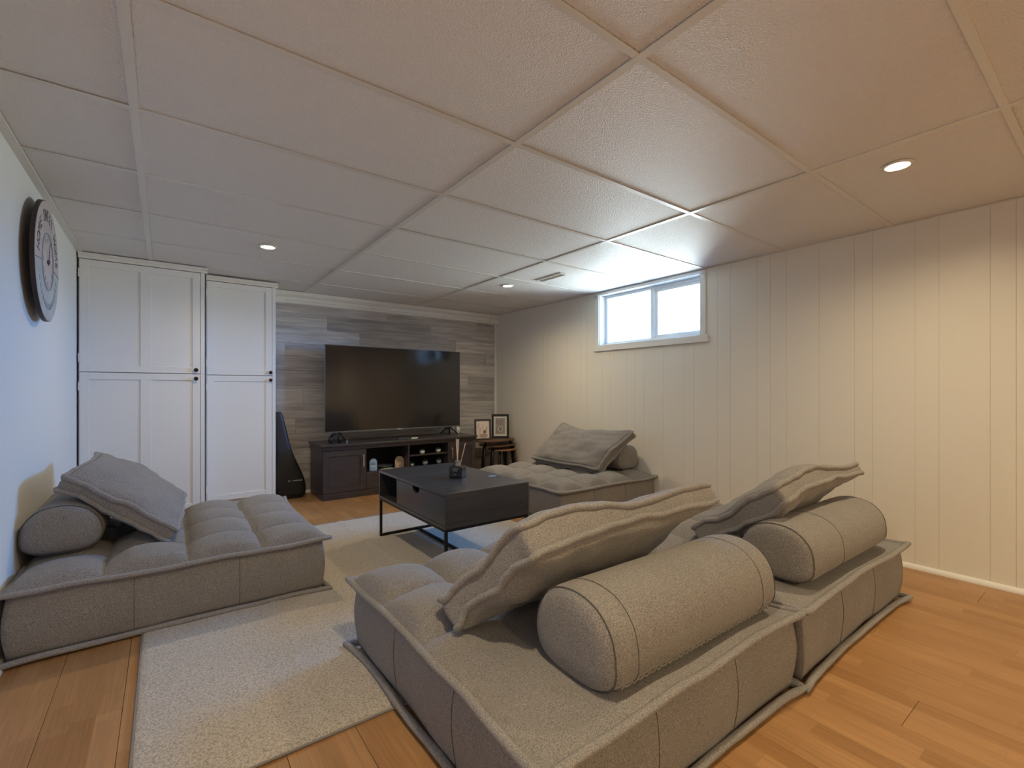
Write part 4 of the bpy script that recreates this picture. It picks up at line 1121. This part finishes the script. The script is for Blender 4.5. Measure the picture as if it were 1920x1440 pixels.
# picture frames (rz: turned to face the room)
def frame(loc, w, h, bw, rz, lean, label, kind):
    t = empty('picture_frame', loc, label, 'picture frame', rz=rz); t.rotation_euler = Euler((-lean, 0, rz))
    fm = 'espresso' if kind == 0 else 'plastic'
    MB().box(-w/2, 0, 0, -w/2+bw, 0.018, h).build('stile', fm, t, 0.001); MB().box(w/2-bw, 0, 0, w/2, 0.018, h).build('stile', fm, t, 0.001)
    MB().box(-w/2+bw, 0, 0, w/2-bw, 0.018, bw).build('rail', fm, t, 0.001); MB().box(-w/2+bw, 0, h-bw, w/2-bw, 0.018, h).build('rail', fm, t, 0.001)
    MB().box(-w/2+bw, 0.010, bw, w/2-bw, 0.016, h-bw).build('print', 'paper' if kind == 0 else 'mount', t)
    MB().prism([(0, 0.012), (0.07, 0.002), (0.075, 0.002), (0.0, h*0.7)], -0.015, 0.015, Matrix.Translation((0, 0.018, 0)) @ Matrix(((0, 0, 1, 0), (1, 0, 0, 0), (0, 1, 0, 0), (0, 0, 0, 1)))).build('easel_back', fm, t)
    art = MB(); yy = 0.0093
    iw, ih = w-2*bw, h-2*bw
    if kind == 0:
        a2 = MB()
        def stem(mb, x0, z0, x1, z1, n, lw):
            pts = [(x0+(x1-x0)*k/8+0.004*math.sin(k), yy, z0+(z1-z0)*k/8) for k in range(9)]
            mb.tube(pts, 0.0012, 5, up=(0, 1, 0))
            for k in range(n):
                f = 0.35+0.65*k/max(1, n-1); px, pz = x0+(x1-x0)*f, z0+(z1-z0)*f
                for s_ in (-1, 1):
                    q = [(px, yy, pz), (px+s_*lw*0.5, yy, pz+lw*0.25), (px+s_*lw, yy, pz+lw*0.9), (px+s_*lw*0.35, yy, pz+lw*0.7)]
                    mb.add(q, [(0, 1, 2, 3)])
        stem(a2, -iw*.26, bw+0.01, -iw*.22, bw+ih*.55, 5, 0.016); stem(a2, iw*.02, bw+0.02, iw*.0, bw+ih*.78, 6, 0.008)
        stem(art, -iw*.40, bw+ih*.52, -iw*.28, bw+ih*.80, 4, 0.010); stem(art, iw*.20, bw+0.04, iw*.30, bw+ih*.60, 5, 0.012)
        a2.add([(iw*.05+iw*.32*math.cos(2*PI*k/16), yy+0.0002, bw+ih*.14+ih*.12*math.sin(2*PI*k/16)) for k in range(16)], [tuple(range(16))])
        art.add([(iw*.14+iw*.10*math.cos(2*PI*k/14), yy-0.0002, bw+ih*.36+ih*.10*math.sin(2*PI*k/14)) for k in range(14)], [tuple(range(14))])
        a2.build('printed_grasses', 'ink2', t); art.build('printed_leaves', 'ink', t)
    else:
        MB().box(-iw*.36, 0.0088, bw+ih*.11, iw*.36, 0.0102, bw+ih*.90).build('printed_ground', 'greyprint', t)
        a2 = MB(); yy = 0.0082
        a2.tube([(0.02*iw+iw*.17*math.cos(2*PI*k/24), yy, bw+ih*.36+ih*.16*math.sin(2*PI*k/24)) for k in range(24)], 0.0045, 6, True, up=(0, 1, 0))
        a2.build('printed_vase', 'mount', t)
        art.tube([(0.03*iw+iw*.19*math.cos(2*PI*k/24), yy+0.0006, bw+ih*.37+ih*.20*math.sin(2*PI*k/24)) for k in range(24)], 0.002, 6, True, up=(0, 1, 0))
        art.tube([(0.02*iw, yy, bw+ih*.56), (0.04*iw, yy, bw+ih*.70), (0.10*iw, yy, bw+ih*.82)], 0.0018, 5, up=(0, 1, 0))
        art.build('printed_stem', 'ink', t)
    return t
frame((3.062, 4.690, 0.4525), 0.205, 0.250, 0.020, math.radians(-14), 0.06, 'smaller dark picture frame with cream plant print, on the left of the side table', 0)
frame((3.345, 4.735, 0.4525), 0.215, 0.300, 0.026, math.radians(-32), 0.06, 'taller black picture frame with white mount and grey vase print', 1)

# black cable behind the side tables
cab = MB().tube([(3.05, 5.06, 0.30), (3.16, 5.055, 0.21), (3.27, 5.05, 0.185), (3.38, 5.05, 0.22), (3.50, 5.045, 0.30)], 0.004, 8, up=(0, 1, 0)).build('power_cable', 'plastic')
tag(cab, 'black power cable sagging along the plank wall behind the side tables', 'cable')

# ================================================================== WALL CLOCK
CR = 0.316
ck = empty('wall_clock', (XL, 3.145, 1.662), 'large round clock with HOME SWEET HOME lettering on the left wall', 'clock')
# local frame: disc plane YZ, normal +X;   p(y along +Y... seen from the room the right hand is +Y)
off = 0.048
CM = Matrix(((0, 0, 1, off), (.905, 0, 0, 0), (0, .905, 0, 0), (0, 0, 0, 1)))       # (x right,y up,z out) -> (X out, Y, Z)
def disc(r0, r1, a0, a1, z0, z1, n=64):
    mb = MB(); vs_ = []; fs = []
    for k in range(n+1):
        a = a0+(a1-a0)*k/n
        for r in (r0, r1):
            for z_ in (z0, z1): vs_.append(CM @ V((r*math.cos(a), r*math.sin(a), z_)))
    for k in range(n):
        b = k*4; c = b+4
        fs += [(b+1, c+1, c+3, b+3), (b, b+2, c+2, c), (b+2, b+3, c+3, c+2), (b, c, c+1, b+1)]
    fs += [(0, 1, 3, 2), (n*4, n*4+2, n*4+3, n*4+1)]
    return mb.add(vs_, fs)
disc(0.0005, CR, 0, 2*PI, -0.016, -0.0005).build('rim', 'clock_edge', ck)
MB().lathe([(0.05, -0.048), (0.05, -0.016)], n=24, mtx=CM).build('mounting_box', 'plastic', ck)
d0, d1 = math.radians(-6), math.radians(186)
disc(0.150, CR-0.004, d0, d1, -0.0005, 0.001).build('upper_band', 'clock_up', ck)
disc(0.150, CR-0.004, d1, d0+2*PI, -0.0005, 0.001).build('lower_band', 'clock_low', ck)
disc(0.0005, 0.150, 0, 2*PI, -0.0005, 0.0005).build('dial', 'clock_mid', ck)
MB().tube([CM @ V((0.150*math.cos(2*PI*k/64), 0.195*0+0.150*math.sin(2*PI*k/64), 0.0015)) for k in range(64)], 0.003, 6, True, up=(1, 0, 0)).build('dial_ring', 'clock_faint', ck)
MB().tube([CM @ V((0.136*math.cos(2*PI*k/64), 0.136*math.sin(2*PI*k/64), 0.0010)) for k in range(64)], 0.0012, 6, True, up=(1, 0, 0)).build('dial_ring', 'clock_faint', ck)
let = []; s_ = 'HOME SWEET HOME'
aa0, aa1 = math.radians(172), math.radians(8)
for i, ch in enumerate(s_):
    if ch == ' ': continue
    a = aa0+(aa1-aa0)*i/(len(s_)-1)
    l1 = MB(); text_mb(l1, ch, 0.086, CM @ Matrix.Translation((0.238*math.cos(a), 0.238*math.sin(a), 0.0016)) @ Matrix.Rotation(a-PI/2, 4, 'Z'), 0.0004, 0.78); l1.build('letter', 'clock_ink', ck)
ln = MB()
for a in (d0, d1): ln.bar(CM @ V((0.155*math.cos(a), 0.155*math.sin(a), 0.0016)), CM @ V(((CR-.01)*math.cos(a), (CR-.01)*math.sin(a), 0.0016)), 0.0014, n=5)
ln.build('divider_line', 'clock_ink', ck)
ln = MB()
for k in range(15):
    a = math.radians(200+k*10)
    for q in (0, 1, 2):
        aa = a+math.radians((q-1)*2.4); ln.bar(CM @ V((0.222*math.cos(aa), 0.222*math.sin(aa), 0.0012)), CM @ V((0.252*math.cos(aa+.02*(k % 3-1)), 0.252*math.sin(aa), 0.0012)), 0.0012, n=4)
ln.build('faint_lettering', 'clock_faint', ck)
for i, s2 in enumerate(['XII', 'I', 'II', 'III', 'IV', 'V', 'VI', 'VII', 'VIII', 'IX', 'X', 'XI']):
    a = PI/2-i*PI/6
    nm = MB(); text_mb(nm, s2, 0.030, CM @ Matrix.Translation((0.112*math.cos(a), 0.112*math.sin(a), 0.0012)) @ Matrix.Rotation(a-PI/2, 4, 'Z'), 0.0003, 0.8); nm.build('numeral', 'clock_faint', ck)
def hand(a, L_, w, name):
    p = [(-w, -0.02), (w, -0.02), (w*0.6, L_*0.9), (0, L_), (-w*0.6, L_*0.9)]
    MB().prism(p, 0.004, 0.006, CM @ Matrix.Rotation(a, 4, 'Z')).build(name, 'clock_ink', ck)
hand(math.radians(-18), 0.115, 0.003, 'minute_hand')
hand(math.radians(-70), 0.035, 0.004, 'hour_hand')
MB().lathe([(0.012, 0.0), (0.012, 0.008), (0.001, 0.009)], n=16, mtx=CM).build('hub', 'clock_ink', ck)
